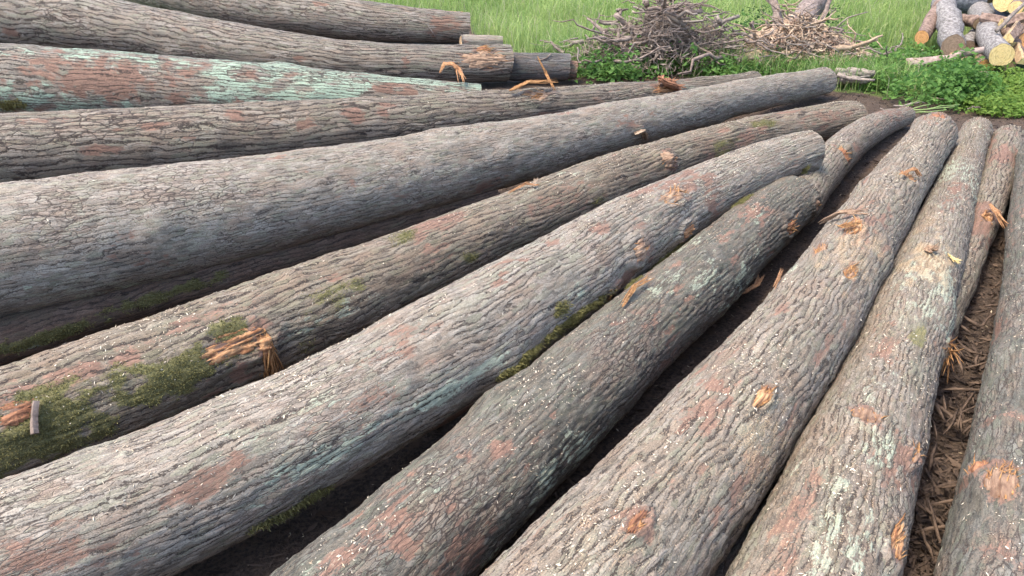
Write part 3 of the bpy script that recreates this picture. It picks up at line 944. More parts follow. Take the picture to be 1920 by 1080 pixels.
build_log('M', 'felled_log', 'thick warm grey log strewn with fibrous orange chips and sawdust', BK['M'],
          dict(seed=199, red=0.17, lich=0.06, a=0.06, b=0.024, depth=0.009, dust=0.42, bumps=((1430, 745, 0.015, 0.06),)),
          [('red', 1190, 975, 0.09, 0.06, 1), ('red', 1400, 900, 0.3, 0.05, 0.9), ('red', 1560, 640, 0.3, 0.03, 0.8), ('red', 1470, 580, 0.08, 0.04, 0.8), ('red', 1480, 800, 0.25, 0.03, 0.7),
           ('dust', 1600, 480, 0.5, 0.17, 0.85), ('dust', 1440, 850, 0.4, 0.15, 0.75), ('lich', 1490, 500, 0.15, 0.04, 0.8), ('red', 1660, 460, 0.25, 0.03, 0.8)], M_CUT_DULL)
build_log('Nn', 'felled_log', 'thin log half hidden under the chip-strewn log, its shade painted blue-grey', BK['S'], dict(seed=211, red=0.0, lich=0.15), ())  # slate bark colour holds the shadow that falls on this log
build_log('Pp', 'felled_log', 'thin smooth grey log in the gap beside the sawdust-dusted log', BK['S'], dict(seed=223, red=0.05, depth=0.003), ())
build_log('O', 'felled_log', 'pale log dusted with yellow sawdust beside the bark-littered gap', BK['O'],
          dict(seed=227, red=0.15, lich=0.2, a=0.045, b=0.018, depth=0.010, dust=0.38, bumps=((1610, 775, 0.012, 0.05), (1715, 850, 0.012, 0.04))),
          [('dust', 1745, 490, 0.5, 0.18, 1.0), ('dust', 1740, 420, 0.4, 0.14, 0.7), ('red', 1660, 650, 0.2, 0.05, 0.8), ('red', 1620, 780, 0.08, 0.06, 0.9), ('moss', 1725, 630, 0.14, 0.04, 0.7),
           ('lich', 1560, 980, 0.3, 0.1, 0.7), ('lich', 1650, 830, 0.15, 0.08, 0.8), ('red', 1500, 950, 0.3, 0.05, 0.8), ('lich', 1745, 560, 0.2, 0.05, 0.6), ('red', 1460, 1060, 0.2, 0.06, 0.7), ('red', 1790, 610, 0.15, 0.03, 0.8)], M_CUT_DULL)
build_log('Q', 'felled_log', 'slim brown log with rusty orange bark at its end beside the sawdust-dusted log', BK['Q'],
          dict(seed=229, red=0.25, dust=0.1), [('red', 1885, 290, 0.35, 0.12, 1), ('dust', 1870, 300, 0.1, 0.05, 0.5)], M_CUT_DULL)
build_log('R', 'felled_log', 'dark rough-barked log across the bark-littered gap, with ringed torn scars', BK['R'],
          dict(seed=233, red=0.14, lich=0.1, a=0.05, b=0.018, depth=0.010, dust=0.2, bumps=((1880, 910, 0.02, 0.06), (1885, 790, 0.02, 0.05))),
          [('red', 1880, 790, 0.05, 0.16, 0.8), ('red', 1860, 880, 0.06, 0.15, 0.9), ('red', 1900, 1050, 0.1, 0.1, 0.7), ('red', 1905, 400, 0.3, 0.1, 0.6)], M_CUT_DULL)

# ---- torn branch scars (parts of their logs)
for a_, k_ in TORN:
    torn(*a_, **k_)

# ---- moss grown on the bark
moss_tufts('I', 12000, 0.007)
moss_tufts('J', 7000, 0.016)
moss_tufts('H', 4000, 0.010)
moss_tufts('L', 4000, 0.008)
moss_tufts('E', 1500, 0.02)

# ------------------------------------------------------------------ meadow
def meadow(name, n, xr, yr, hr, seed, cols, wid=(0.002, 0.005), lean=(0.15, 0.9), keep=None):
    r = np.random.default_rng(seed)
    x = r.uniform(*xr, n)
    y = r.uniform(*yr, n)
    dens = sstep(-0.1, 0.6, dirt_edge(x, y)) * (0.35 + 0.65 * sstep(0.35, 0.6, fbm(x * 1.5, y * 1.5, seed, 3)))
    k = r.random(n) < dens
    if keep is not None:
        k &= keep(x, y)
    x, y = x[k], y[k]
    n = len(x)
    pos = np.stack([x, y, ground_z(x, y)], -1)
    nrm = np.tile([[0, 0, 1.0]], (n, 1)) + r.normal(0, 0.12, (n, 3))
    tone = np.clip(0.65 * fbm(x * 0.7, y * 0.7, seed + 5, 3) + 0.5 * r.random(n) - 0.1, 0, 1)[:, None]
    c = np.array(cols[0]) * (1 - tone) + np.array(cols[1]) * tone
    dry = r.random(n) < 0.10
    c[dry] = np.array([0.46, 0.44, 0.25])
    h = r.uniform(*hr, n) * (0.6 + 0.8 * fbm(x * 0.9, y * 0.9, seed + 8, 2))
    V, F, C = blades(pos, norm(nrm), h, r.uniform(*wid, n), r.uniform(*lean, n), c, r)
    o = mesh_np(name, V, F, M_GRASS, smooth=False, attrs={'col': C})
    return tag(o, None, None, kind='stuff')


G0, G1 = (0.15, 0.26, 0.055), (0.50, 0.58, 0.21)
g = meadow('meadow_grass', 95000, (-3.5, 9.5), (6.3, 14.5), (0.12, 0.42), 3, (G0, G1), keep=lambda x, y: ~((x > 3.7) & (x < 7.0) & (y < 8.9)))
tag(g, 'tall bright green meadow grass behind the logs', 'grass')
g = meadow('far_meadow_grass', 60000, (-14, 20), (14.5, 32), (0.2, 0.5), 5, (G0, G1), wid=(0.006, 0.014))
tag(g, 'distant bright green meadow grass', 'grass')

# ------------------------------------------------------------------ leafy weeds
def leaves(name, spots, n_per, size, cols, seed, label):
    """spots: (x, y, radius, height)"""
    r = np.random.default_rng(seed)
    P, S, C = [], [], []
    for (x, y, rad, hh) in spots:
        n = int(n_per * rad * rad * 10)
        a, d = r.uniform(0, 6.283, n), rad * np.sqrt(r.random(n))
        z = hh * (1 - (d / rad) ** 2 * 0.7) * np.sqrt(r.random(n)) * (0.6 + 0.8 * fbm(x + np.cos(a) * d * 6, y + np.sin(a) * d * 6, seed, 2))
        px, py = x + np.cos(a) * d, y + np.sin(a) * d
        P.append(np.stack([px, py, ground_z(px, py) + z + 0.005], -1))
        tone = np.clip(0.5 * r.random(n) + 0.6 * fbm(px * 3, py * 3, seed + 1, 3), 0, 1)[:, None]
        C.append(np.array(cols[0]) * (1 - tone) + np.array(cols[1]) * tone)
    P, C = np.concatenate(P), np.concatenate(C)
    n = len(P)
    d = norm(r.normal(0, 1, (n, 3)) * [1, 1, 0.45])
    u = norm(np.array([0, 0, 1.0]) + r.normal(0, 0.55, (n, 3)))
    sd = norm(np.cross(d, u))
    ln = r.uniform(*size, n)[:, None]
    wd = ln * r.uniform(0.22, 0.42, (n, 1))
    V = np.stack([P, P + d * ln * 0.5 + sd * wd + u * ln * 0.08, P + d * ln - u * ln * 0.15, P + d * ln * 0.5 - sd * wd + u * ln * 0.08], 1).reshape(-1, 3)
    k = np.arange(n)[:, None] * 4
    F = np.stack([k + [0, 1, 2], k + [0, 2, 3]], 1).reshape(-1, 3)
    CC = np.repeat(C, 4, axis=0)
    o = mesh_np(name, V, F, M_GRASS, smooth=False, attrs={'col': np.concatenate([CC, np.ones((len(CC), 1))], 1)})
    return tag(o, label, 'plants', kind='stuff')


r0 = np.random.default_rng(77)
sp = []
for k in range(46):
    px, py = r0.uniform(1615, 1830), r0.uniform(105, 205)
    if py > 150 + (px - 1600) * 0.32 and px < 1720:
        continue
    if py > 196 and px > 1720:
        continue
    if px > 1775 and py < 148:
        continue
    g_ = at(px, py)
    sp.append((g_[0], g_[1], r0.uniform(0.16, 0.34), r0.uniform(0.14, 0.30)))
leaves('leafy_weeds', sp, 420, (0.03, 0.07), ((0.05, 0.13, 0.03), (0.19, 0.34, 0.075)), 9, 'dense leafy green weeds between the brush heap and the split log heap')
sp = []
for k in range(26):
    g_ = at(r0.uniform(1825, 1990), r0.uniform(150, 212))
    sp.append((g_[0], g_[1], r0.uniform(0.14, 0.28), r0.uniform(0.10, 0.2)))
leaves('yellow_green_weeds', sp, 420, (0.025, 0.055), ((0.09, 0.19, 0.03), (0.27, 0.37, 0.075)), 12, 'low yellow-green weeds at the edge of the dirt beside the split log heap')
sp = []
for k in range(40):
    g_ = at(r0.uniform(1085, 1420), r0.uniform(112, 152))
    sp.append((g_[0], g_[1], r0.uniform(0.12, 0.26), r0.uniform(0.16, 0.36)))
for px, py in ((1222, 66), (1195, 112), (1300, 118), (1330, 60), (1390, 60), (1180, 128), (1265, 110)):
    g_ = at(px, py, 0.12)
    sp.append((g_[0], g_[1], 0.14, 0.42))
leaves('nettle_growth', sp, 300, (0.03, 0.07), ((0.05, 0.13, 0.03), (0.20, 0.35, 0.085)), 15, 'leafy green growth round the foot of the root heap')
sp = [(*at(1443, 138)[:2], 0.2, 0.3), (*at(1470, 140)[:2], 0.14, 0.24)]
sp += [(*(at(px, py, 0.1)[:2]), 0.16, 0.45) for px, py in ((1452, 62), (1430, 70), (1560, 66), (1400, 72))]
leaves('bramble', sp, 700, (0.025, 0.05), ((0.03, 0.07, 0.02), (0.09, 0.17, 0.05)), 17, 'dark green bramble growing against the chip-covered stump')
sp = [(*at(1502, 133)[:2], 0.11, 0.16), (*at(1515, 131)[:2], 0.08, 0.14)]
leaves('fern_tuft', sp, 900, (0.03, 0.06), ((0.08, 0.30, 0.02), (0.14, 0.50, 0.04)), 18, 'small vivid green leafy tuft behind the pale log end')
g = meadow('edge_grass', 26000, (0.3, 3.6), (7.3, 8.9), (0.12, 0.34), 21, ((0.08, 0.18, 0.04), (0.27, 0.42, 0.11)))
tag(g, 'fresh green grass at the foot of the root heap', 'grass')

# ------------------------------------------------------------------ uprooted root heap
def lump_mesh(c, rad, seed, n=28):
    u, v = np.meshgrid(np.linspace(0, 2 * np.pi, n, endpoint=False), np.linspace(0.02, np.pi - 0.02, n // 2), indexing='ij')
    u, v = u.ravel(), v.ravel()
    d = np.stack([np.cos(u) * np.sin(v), np.sin(u) * np.sin(v), np.cos(v)], -1)
    k = 0.75 + 0.6 * (fbm(d[:, 0] * 2.2 + 3 + d[:, 2], d[:, 1] * 2.2 + d[:, 2] * 1.7, seed, 4) - 0.3)
    V = np.asarray(c) + d * k[:, None] * np.asarray(rad)
    m = n // 2
    i = np.arange(n)[:, None]
    j = np.arange(m - 1)[None]
    F = np.stack([i * m + j, i * m + j + 1, ((i + 1) % n) * m + j + 1, ((i + 1) % n) * m + j], -1).reshape(-1, 4)
    return V, F


def add_tube(name, P, R, mat, root, sides=6, label=None, seed=0, rough=0.25):
    V, F = tube(P, R, sides, rough, seed)
    o = mesh_np(name, V, F, mat, root, loc=root.location if root else None, attrs={'st': V})
    if label:
        o['label'] = label
    return o


def pxy(px, py, y):
    return atd(px, py, y)


def chips(n, pos, nrm, seed, ln=(0.006, 0.016), wd=(0.002, 0.005), cols=((0.42, 0.27, 0.14), (0.72, 0.62, 0.45))):
    r = np.random.default_rng(seed)
    u = norm(nrm + r.normal(0, 0.35, (n, 3)))
    d = norm(np.cross(u, r.normal(0, 1, (n, 3))))
    sd = np.cross(u, d)
    l = ln[0] + (ln[1] - ln[0]) * r.random((n, 1)) ** 2
    w = wd[0] + (wd[1] - wd[0]) * r.random((n, 1)) ** 1.5
    th = w * 0.35
    V = np.stack([pos - d * l + u * th, pos + sd * w + u * th * 2, pos + d * l + u * th * (1 + 3 * r.random((n, 1))), pos - sd * w, pos - u * th * 2], 1).reshape(-1, 3)
    k = np.arange(n)[:, None] * 5
    F = np.stack([k + [0, 3, 1], k + [3, 2, 1], k + [0, 1, 4], k + [1, 2, 4], k + [2, 3, 4], k + [3, 0, 4]], 1).reshape(-1, 3)
    t = r.random((n, 1)) ** 0.8
    C = np.repeat(np.array(cols[0]) * (1 - t) + np.array(cols[1]) * t, 5, axis=0)
    return V, F, np.concatenate([C, np.ones((len(C), 1))], 1)


M_SOIL = obj_mat('root_soil', (0.075, 0.055, 0.045), (0.19, 0.145, 0.115), 22, b_dist=0.03)
c1 = at(1240, 128)
root1 = empty('uprooted_stump', (c1[0], c1[1], 0), 'uprooted tangle of grey-brown roots heaped in the grass', 'root heap')
for k, (dx, dy, dz, rx, ry, rz) in enumerate([(0, 0.15, 0.2, 0.42, 0.26, 0.18), (-0.5, 0.05, 0.12, 0.24, 0.18, 0.12), (0.42, 0.1, 0.14, 0.3, 0.2, 0.12), (0.05, 0.3, 0.38, 0.24, 0.18, 0.2)]):
    V, F = lump_mesh((c1[0] + dx, c1[1] + dy, dz), (rx, ry, rz), 30 + k)
    mesh_np('root_ball', V, F, M_SOIL, root1, loc=root1.location)
rr = np.random.default_rng(5)
mats = [M_STICK, M_STICK, M_STICK_GREY, M_STICK]
for k in range(290):
    a = rr.uniform(0, 6.283)
    el = rr.uniform(-0.5, 0.55)
    p0 = np.array([c1[0] + rr.normal(0.10, 0.50), c1[1] + rr.normal(0, 0.18) - 0.08, 0])
    p0[2] = rr.uniform(0.08, 0.78 - 0.5 * min(1, abs(p0[0] - c1[0])))
    ln = rr.uniform(0.12, 0.42) * (1.3 if k < 30 else 1)
    p1 = p0 + ln * np.array([math.cos(a) * math.cos(el) * 1.25, math.sin(a) * math.cos(el) * 0.8, math.sin(el) * 0.75])
    p1[2] = max(p1[2], 0.04)
    w = rr.uniform(0.004, 0.013) if k > 40 else rr.uniform(0.014, 0.03)
    P = wiggle(p0, p1, 6, 0.16, 300 + k)
    add_tube('root', P, np.linspace(w, w * 0.35, 6), mats[k % 4], root1, 4 if k > 40 else 6, seed=k)
for pts, w in [(((1175, 118, 8.4), (1215, 108, 8.35), (1262, 78, 8.3), (1300, 66, 8.3), (1345, 46, 8.35), (1388, 30, 8.45)), 0.035),
               (((1228, 78, 8.3), (1265, 92, 8.2), (1300, 88, 8.2), (1340, 72, 8.2)), 0.024),
               (((1118, 40, 8.6), (1160, 44, 8.5), (1205, 52, 8.5)), 0.022), (((1118, 70, 8.4), (1165, 80, 8.4), (1200, 60, 8.5)), 0.02),
               (((1240, -20, 8.9), (1243, 20, 8.8), (1236, 60, 8.6)), 0.03), (((1275, 10, 8.6), (1296, 32, 8.5)), 0.012)]:
    P = np.array([pxy(*p) for p in pts])
    t = np.linspace(0, 1, 9)
    P = np.stack([np.interp(t, np.linspace(0, 1, len(P)), P[:, q]) for q in range(3)], -1)
    P += np.random.default_rng(len(pts)).normal(0, 0.012, P.shape)
    add_tube('thick_root', P, np.linspace(w, w * 0.5, 9), M_STICK_GREY, root1, 8, seed=len(pts))
n = 2600
th_ = rr.uniform(0, 6.283, n)
d_ = np.sqrt(rr.random(n))
pos = np.stack([c1[0] + np.cos(th_) * d_ * 0.95, c1[1] + np.sin(th_) * d_ * 0.34 - 0.05, (0.72 * (1 - d_) ** 0.8 + 0.03) * rr.uniform(0.5, 1.1, n)], -1)
V, F, C = chips(n, pos, norm(rr.normal(0, 1, (n, 3)) + [0, -0.6, 0.6]), 14, (0.02, 0.11), (0.003, 0.009), ((0.10, 0.072, 0.055), (0.34, 0.27, 0.21)))
o = mesh_np('twig_litter', V, F, M_CHIP, root1, smooth=False, attrs={'col': C}, loc=root1.location)
tag(o, kind='stuff')
V, F = lump_mesh(pxy(1182, 88, 8.15), (0.08, 0.06, 0.13), 61)
o = mesh_np('torn_wood', V, F, M_STICK_TAN, root1, loc=root1.location)

# ------------------------------------------------------------------ chip-covered stump in the middle
c2 = at(1478, 128)
root2 = empty('chipped_stump', (c2[0], c2[1], 0), 'overturned stump under tan wood chips and splintered roots', 'stump')
M_FRESH = obj_mat('splintered_stump', (0.28, 0.19, 0.13), (0.50, 0.37, 0.26), 24, b_dist=0.02)
for k, (dx, dy, dz, rx, ry, rz) in enumerate([(-0.02, 0.15, 0.22, 0.42, 0.3, 0.2), (0.42, 0.1, 0.12, 0.42, 0.26, 0.14), (-0.42, -0.1, 0.1, 0.26, 0.2, 0.13), (0.15, 0.4, 0.26, 0.26, 0.26, 0.24)]):
    V, F = lump_mesh((c2[0] + dx, c2[1] + dy, dz), (rx, ry, rz), 40 + k)
    mesh_np('root_plate', V, F, M_FRESH, root2, loc=root2.location)
P = wiggle(pxy(1492, 62, c2[1] + 0.25), pxy(1548, -25, c2[1] + 1.15), 9, 0.03, 4)
add_tube('trunk', P, np.linspace(0.13, 0.10, 9), obj_mat('stump_bark', (0.13, 0.098, 0.08), (0.30, 0.235, 0.20), 30, b_dist=0.02), root2, 8, seed=2, rough=0.5)
P = wiggle(pxy(1462, 58, c2[1] + 0.2), pxy(1440, -15, c2[1] + 0.6), 7, 0.06, 5)
add_tube('trunk', P, np.linspace(0.055, 0.025, 7), M_STICK, root2, 8, seed=3, rough=0.7)
P = wiggle(pxy(1535, 55, c2[1] + 0.3), pxy(1562, -15, c2[1] + 0.7), 7, 0.05, 6)
add_tube('root', P, np.linspace(0.03, 0.02, 7), M_STICK, root2, 6, seed=4)
for k, (pts, w, mt) in enumerate([
        (((1382, 148), (1398, 122), (1418, 100)), 0.055, M_STICK_TAN), (((1335, 92), (1365, 88), (1395, 92)), 0.03, M_STICK_GREY), (((1412, 40), (1415, 62), (1418, 90)), 0.018, M_STICK),
        (((1425, 62), (1440, 48), (1438, 36)), 0.022, M_STICK_TAN), (((1545, 95), (1585, 96), (1612, 84), (1645, 72)), 0.028, M_STICK_TAN), (((1505, 85), (1530, 70), (1545, 50)), 0.018, M_STICK_TAN),
        (((1470, 110), (1500, 100), (1540, 112)), 0.03, M_STICK_TAN), (((1555, 35), (1568, 10)), 0.01, M_STICK_GREY)]):
    P = np.array([pxy(a, b_, c2[1] - 0.02) for a, b_ in pts])
    t = np.linspace(0, 1, 7)
    P = np.stack([np.interp(t, np.linspace(0, 1, len(P)), P[:, q]) for q in range(3)], -1)
    P += np.random.default_rng(k).normal(0, 0.012, P.shape)
    add_tube('root', P, np.linspace(w, w * 0.5, 7), mt, root2, 6, seed=k)
for k in range(240):
    p0 = np.array([c2[0] + rr.normal(0.12, 0.42), c2[1] + rr.normal(-0.02, 0.17), 0])
    p0[2] = rr.uniform(0.06, max(0.18, 0.62 - 0.5 * abs(p0[0] - c2[0])))
    a, el = rr.uniform(0, 6.283), rr.uniform(-0.5, 0.7)
    p1 = p0 + rr.uniform(0.08, 0.34) * np.array([math.cos(a), math.sin(a) * 0.8, math.sin(el)])
    p1[2] = max(p1[2], 0.03)
    w = rr.uniform(0.004, 0.012)
    add_tube('splintered_root', wiggle(p0, p1, 5, 0.14, 600 + k), np.linspace(w, w * 0.4, 5), [M_STICK_TAN, M_STICK, M_STICK_TAN, M_STICK_GREY][k % 4], root2, 4, seed=k)


n = 4200
a = rr.uniform(0, 6.283, n)
d = np.sqrt(rr.random(n))
pos = np.stack([c2[0] + 0.1 + np.cos(a) * d * 0.85, c2[1] + np.sin(a) * d * 0.36, 0.50 * (1 - d ** 0.9) + rr.uniform(0.0, 0.05, n)], -1)
V, F, C = chips(n, pos, np.tile([[0, -0.4, 1.0]], (n, 1)), 3, (0.012, 0.09), (0.004, 0.014), ((0.22, 0.13, 0.085), (0.52, 0.40, 0.28)))
o = mesh_np('chip_pile', V, F, M_CHIP, root2, smooth=False, attrs={'col': C}, loc=root2.location)
tag(o, kind='stuff')

# ------------------------------------------------------------------ branches and rotten wood lying in the weeds
def branch(name, label, pts, r_0, r_1, mat, cat='branch', zg=0.0, sides=8, seed=1, group=None):
    P = np.array([at(p[0], p[1], p[2]) for p in pts])
    t = np.linspace(0, 1, 12)
    P = np.stack([np.interp(t, np.linspace(0, 1, len(P)), P[:, q]) for q in range(3)], -1)
    P += np.random.default_rng(seed).normal(0, 0.006, P.shape)
    base = P[0].copy()
    V, F = tube(P, np.linspace(r_0, r_1, 12), sides, 0.3, seed)
    o = mesh_np(name, V, F, mat, loc=base, attrs={'st': V})
    return tag(o, label, cat, group)


M_POLE = obj_mat('peeled_pole', (0.20, 0.14, 0.115), (0.40, 0.31, 0.26), 20, b_dist=0.006)
branch('fallen_pole', 'straight brown pole leaning into the split log heap across the weeds', [(1695, 121, 0.10), (1770, 112, 0.16), (1845, 93, 0.30)], 0.055, 0.028, M_POLE, 'pole', seed=3)
branch('broken_log', 'short broken grey-brown log lying beside the chip-covered stump', [(1560, 112, 0.08), (1610, 110, 0.10), (1672, 116, 0.08)], 0.085, 0.055, M_POLE, 'log', seed=4)
branch('bent_branch', 'thin bent bare branch reaching out from the stump over the weeds', [(1560, 92, 0.22), (1600, 88, 0.25), (1625, 78, 0.32), (1655, 66, 0.38)], 0.03, 0.010, M_STICK_TAN, seed=5)
root3 = empty('rotten_log', at(1605, 150), 'hollow rotten grey log chunk at the pale log end', 'log')
M_ROT = obj_mat('rotten_wood', (0.13, 0.105, 0.085), (0.36, 0.30, 0.24), 14, b_dist=0.012, stretch=(1, 4, 4))
for k, (y0, y1, z, w) in enumerate([(134, 138, 0.14, 0.05), (146, 148, 0.09, 0.06), (153, 156, 0.03, 0.045), (140, 150, 0.16, 0.02), (150, 143, 0.12, 0.018)]):
    p0, p1 = at(1566 + 6 * k % 14, y0, z), at(1640 - 9 * (k % 3), y1, z)
    add_tube('wood_shell', wiggle(p0, p1, 9, 0.05, 70 + k), np.linspace(w, w * 0.6, 9), M_ROT, root3, 6, seed=k, rough=0.6)

# ------------------------------------------------------------------ heap of cut logs
M_ALDER = obj_mat('smooth_grey_bark', (0.10, 0.088, 0.078), (0.31, 0.285, 0.26), 26, b_dist=0.012, stretch=(1, 1, 2.5))
M_PINK = obj_mat('brown_bark', (0.10, 0.066, 0.05), (0.28, 0.195, 0.15), 26, b_dist=0.012)
M_BLUE = obj_mat('slate_bark', (0.045, 0.05, 0.058), (0.14, 0.145, 0.155), 22, b_dist=0.012)
M_YEL = wood_mat('fresh_cut', (0.66, 0.47, 0.18), (0.78, 0.60, 0.28), 25, 25)
M_ORA = wood_mat('orange_cut', (0.66, 0.31, 0.11), (0.78, 0.43, 0.18), 25, 25)


def log_limb(root, P0, P1, ra, rb, mat, endmat, seed, ends=(True, True), n=14, sides=20, bend=0.03):
    P = wiggle(P0, P1, n, bend, seed)
    T, Nn_, Bb = frames(P)
    th = np.linspace(0, 2 * np.pi, sides, endpoint=False)
    R = np.linspace(ra, rb, n)
    g = fbm(np.cos(th)[None] * 1.5 + np.arange(n)[:, None] * 0.5, np.sin(th)[None] * 1.5 + seed, seed, 3)
    rad = R[:, None] * (0.86 + 0.28 * g)
    V = P[:, None] + rad[..., None] * (np.cos(th)[None, :, None] * Nn_[:, None] + np.sin(th)[None, :, None] * Bb[:, None])
    V = V.reshape(-1, 3)
    i = np.arange(n - 1)[:, None] * sides
    j = np.arange(sides)[None]
    F = np.stack([i + j, i + (j + 1) % sides, i + sides + (j + 1) % sides, i + sides + j], -1).reshape(-1, 4)
    mesh_np('bark', V, F, mat, root, loc=root.location)
    for e in (0, 1):
        if not ends[e]:
            continue
        ring = V[:sides] if e == 0 else V[-sides:]
        c = ring.mean(0)
        td = -T[0] if e == 0 else T[-1]
        rows = np.concatenate([c + (ring - c) * f + td * 0.003 for f in (0.985, 0.6, 0.3, 0.02)])
        i2 = np.arange(3)[:, None] * sides
        FF = np.stack([i2 + j, i2 + (j + 1) % sides, i2 + sides + (j + 1) % sides, i2 + sides + j], -1).reshape(-1, 4)
        mesh_np('cut_end', rows, FF if e else FF[:, ::-1], endmat, root, loc=root.location,
                attrs={'st': np.stack([np.linalg.norm(rows - c, axis=1) * 4, rows[:, 0], rows[:, 2]], -1)})


def heap_log(label, f, b_, ra, rb, mat, endmat, seed, group='cut logs in the heap beyond the weeds'):
    P0 = pxy(*f)
    P1 = at(b_[0], b_[1], P0[2] + b_[2])
    root = empty('heap_log', (P0[0], P0[1], max(0, P0[2] - ra)), label, 'log', group)
    log_limb(root, P0, P1, ra, rb, mat, endmat, seed)
    return root


heap_log('smooth silver-grey log with a large yellow cut face, sloping down the heap', (1878, 103, 7.7), (1836, -30, 0.10), 0.108, 0.14, M_ALDER, M_YEL, 1)
heap_log('short log with a round orange cut face under the silver-grey log', (1848, 126, 7.9), (1838, 70, 0.02), 0.080, 0.075, M_PINK, M_ORA, 2)
heap_log('small cut log piece lying loose in the weeds before the heap', (1824, 166, 7.05), (1842, 138, 0.02), 0.045, 0.04, M_PINK, M_CUT, 3)
root4 = empty('forked_log', pxy(1780, 100, 8.4) * [1, 1, 0], 'forked grey-brown log with one orange and one small yellow cut end', 'log')
log_limb(root4, at(1768, 6, 0.42), at(1788, 88, 0.22), 0.125, 0.115, M_ALDER, M_CUT_DULL, 4)
log_limb(root4, at(1764, 10, 0.42), at(1728, 70, 0.20), 0.085, 0.072, M_PINK, M_ORA, 5)
log_limb(root4, at(1778, 60, 0.22), at(1774, 88, 0.16), 0.042, 0.036, M_ALDER, M_YEL, 6)
heap_log('dark slate log lying across the back of the heap', (1790, 0, 10.2), (1855, 6, 0.0), 0.16, 0.15, M_BLUE, M_CUT_DULL, 7)
heap_log('short brown branch log between the forked log and the silver-grey log', (1784, 32, 9.2), (1835, 44, 0.0), 0.055, 0.065, M_PINK, M_CUT, 8)
heap_log('yellow-faced log high on the heap beside the silver-grey log', (1882, 4, 8.9), (1890, -60, 0.0), 0.10, 0.1, M_PINK, M_YEL, 9)
heap_log('narrow yellow-faced log next to the high yellow-faced log', (1905, 14, 8.7), (1930, -50, 0.0), 0.07, 0.07, M_PINK, M_YEL, 10)
heap_log('brown log with yellow cut end low beside the large yellow cut face', (1903, 90, 8.1), (1886, 45, 0.05), 0.062, 0.06, M_PINK, M_YEL, 11)
heap_log('pinkish-brown log wedged behind the grey stick', (1925, 75, 8.2), (1895, 35, 0.0), 0.075, 0.07, M_PINK, M_ORA, 12)
heap_log('low brown log end at the foot of the heap below the yellow cut end', (1893, 124, 7.95), (1905, 85, 0.0), 0.06, 0.055, M_PINK, M_CUT, 13)
heap_log('brown log across the right flank of the heap', (1965, 58, 8.8), (1885, 32, 0.0), 0.08, 0.065, M_PINK, M_CUT, 14)
heap_log('stout brown log at the right foot of the heap, bark side out', (1940, 112, 8.0), (1912, 60, 0.0), 0.085, 0.08, M_PINK, M_YEL, 15)
heap_log('dark log added deep inside the heap for shade, under the grey stick', (1912, 52, 8.7), (1860, 20, 0.0), 0.09, 0.09, M_BLUE, M_CUT, 16)  # added log; its slate bark stands in for dark gaps in the heap
heap_log('reddish log lying over the right flank, above the stout brown log', (1950, 28, 8.3), (1915, -20, 0.0), 0.08, 0.08, M_PINK, M_ORA, 17)
heap_log('short grey log lying between the forked log and the orange cut face', (1815, 88, 8.5), (1838, 50, 0.0), 0.07, 0.075, M_ALDER, M_CUT_DULL, 18)
root5 = empty('grey_stick', pxy(1868, 58, 8.0), 'thin straight grey stick leaning over the heap of cut logs', 'stick')
add_tube('shaft', wiggle(pxy(1868, 58, 8.0), pxy(1935, -8, 8.3), 6, 0.02, 8), np.linspace(0.022, 0.014, 6), M_STICK_GREY, root5, 6)

def split_wood(label, px, py, y, ln, w, ang, tilt, seed):
    """cleft wedge of firewood: two pale split faces, bark on the third"""
    c = pxy(px, py, y)
    d = norm(np.array([math.cos(ang), math.sin(ang), tilt]))
    sd = norm(np.cross(d, [0, 0, 1.0]))
    up = np.cross(sd, d)
    r = np.random.default_rng(seed)
    n = 7
    rows = []
    for q in np.linspace(-0.5, 0.5, n):
        o = c + d * q * ln
        rows.append([o + sd * w * a_ * r.uniform(0.9, 1.1) + up * w * b_ * r.uniform(0.9, 1.1) for a_, b_ in ((-1, -0.4), (0.9, -0.5), (1.0, 0.1), (0.1, 1.0), (-0.3, 0.9))])
    V = np.array(rows).reshape(-1, 3)
    i = np.arange(n - 1)[:, None] * 5
    root = empty('split_log', (c[0], c[1], max(0, c[2] - w)), label, 'split log', 'split pieces in the heap of cut logs')
    for nm, js, mt in (('split_face', [0, 3, 4], M_CUT), ('bark', [1, 2], M_PINK)):
        j = np.array(js)[None]
        F = np.stack([i + j, i + (j + 1) % 5, i + 5 + (j + 1) % 5, i + 5 + j], -1).reshape(-1, 4)
        mesh_np(nm, V, F, mt, root, loc=root.location, smooth=False, attrs={'st': V})
    o5 = (n - 1) * 5
    F = np.array([[0, 1, 2], [0, 2, 3], [0, 3, 4], [o5, o5 + 2, o5 + 1], [o5, o5 + 3, o5 + 2], [o5, o5 + 4, o5 + 3]])
    mesh_np('cut_end', V + np.where(np.arange(len(V)) < 5, -0.002, 0.002)[:, None] * d, F, M_YEL, root, loc=root.location, smooth=False, attrs={'st': V})


split_wood('split wedge jutting out beside the grey stick', 1898, 62, 8.1, 0.4, 0.06, 0.9, 0.15, 1)
split_wood('split wedge lying under the high yellow-faced log', 1872, 40, 8.6, 0.35, 0.06, -0.6, -0.1, 2)
split_wood('split wedge leaning on the brown log with yellow cut end', 1912, 102, 7.9, 0.3, 0.05, 1.3, 0.3, 3)
split_wood('small split wedge behind the round orange cut face', 1822, 105, 8.1, 0.3, 0.045, 0.4, 0.1, 4)
split_wood('split wedge dropped at the foot of the forked log', 1805, 108, 8.0, 0.28, 0.045, 1.9, -0.1, 5)
split_wood('split wedge high on the right flank of the heap', 1912, 35, 8.5, 0.4, 0.06, 0.2, 0.25, 6)

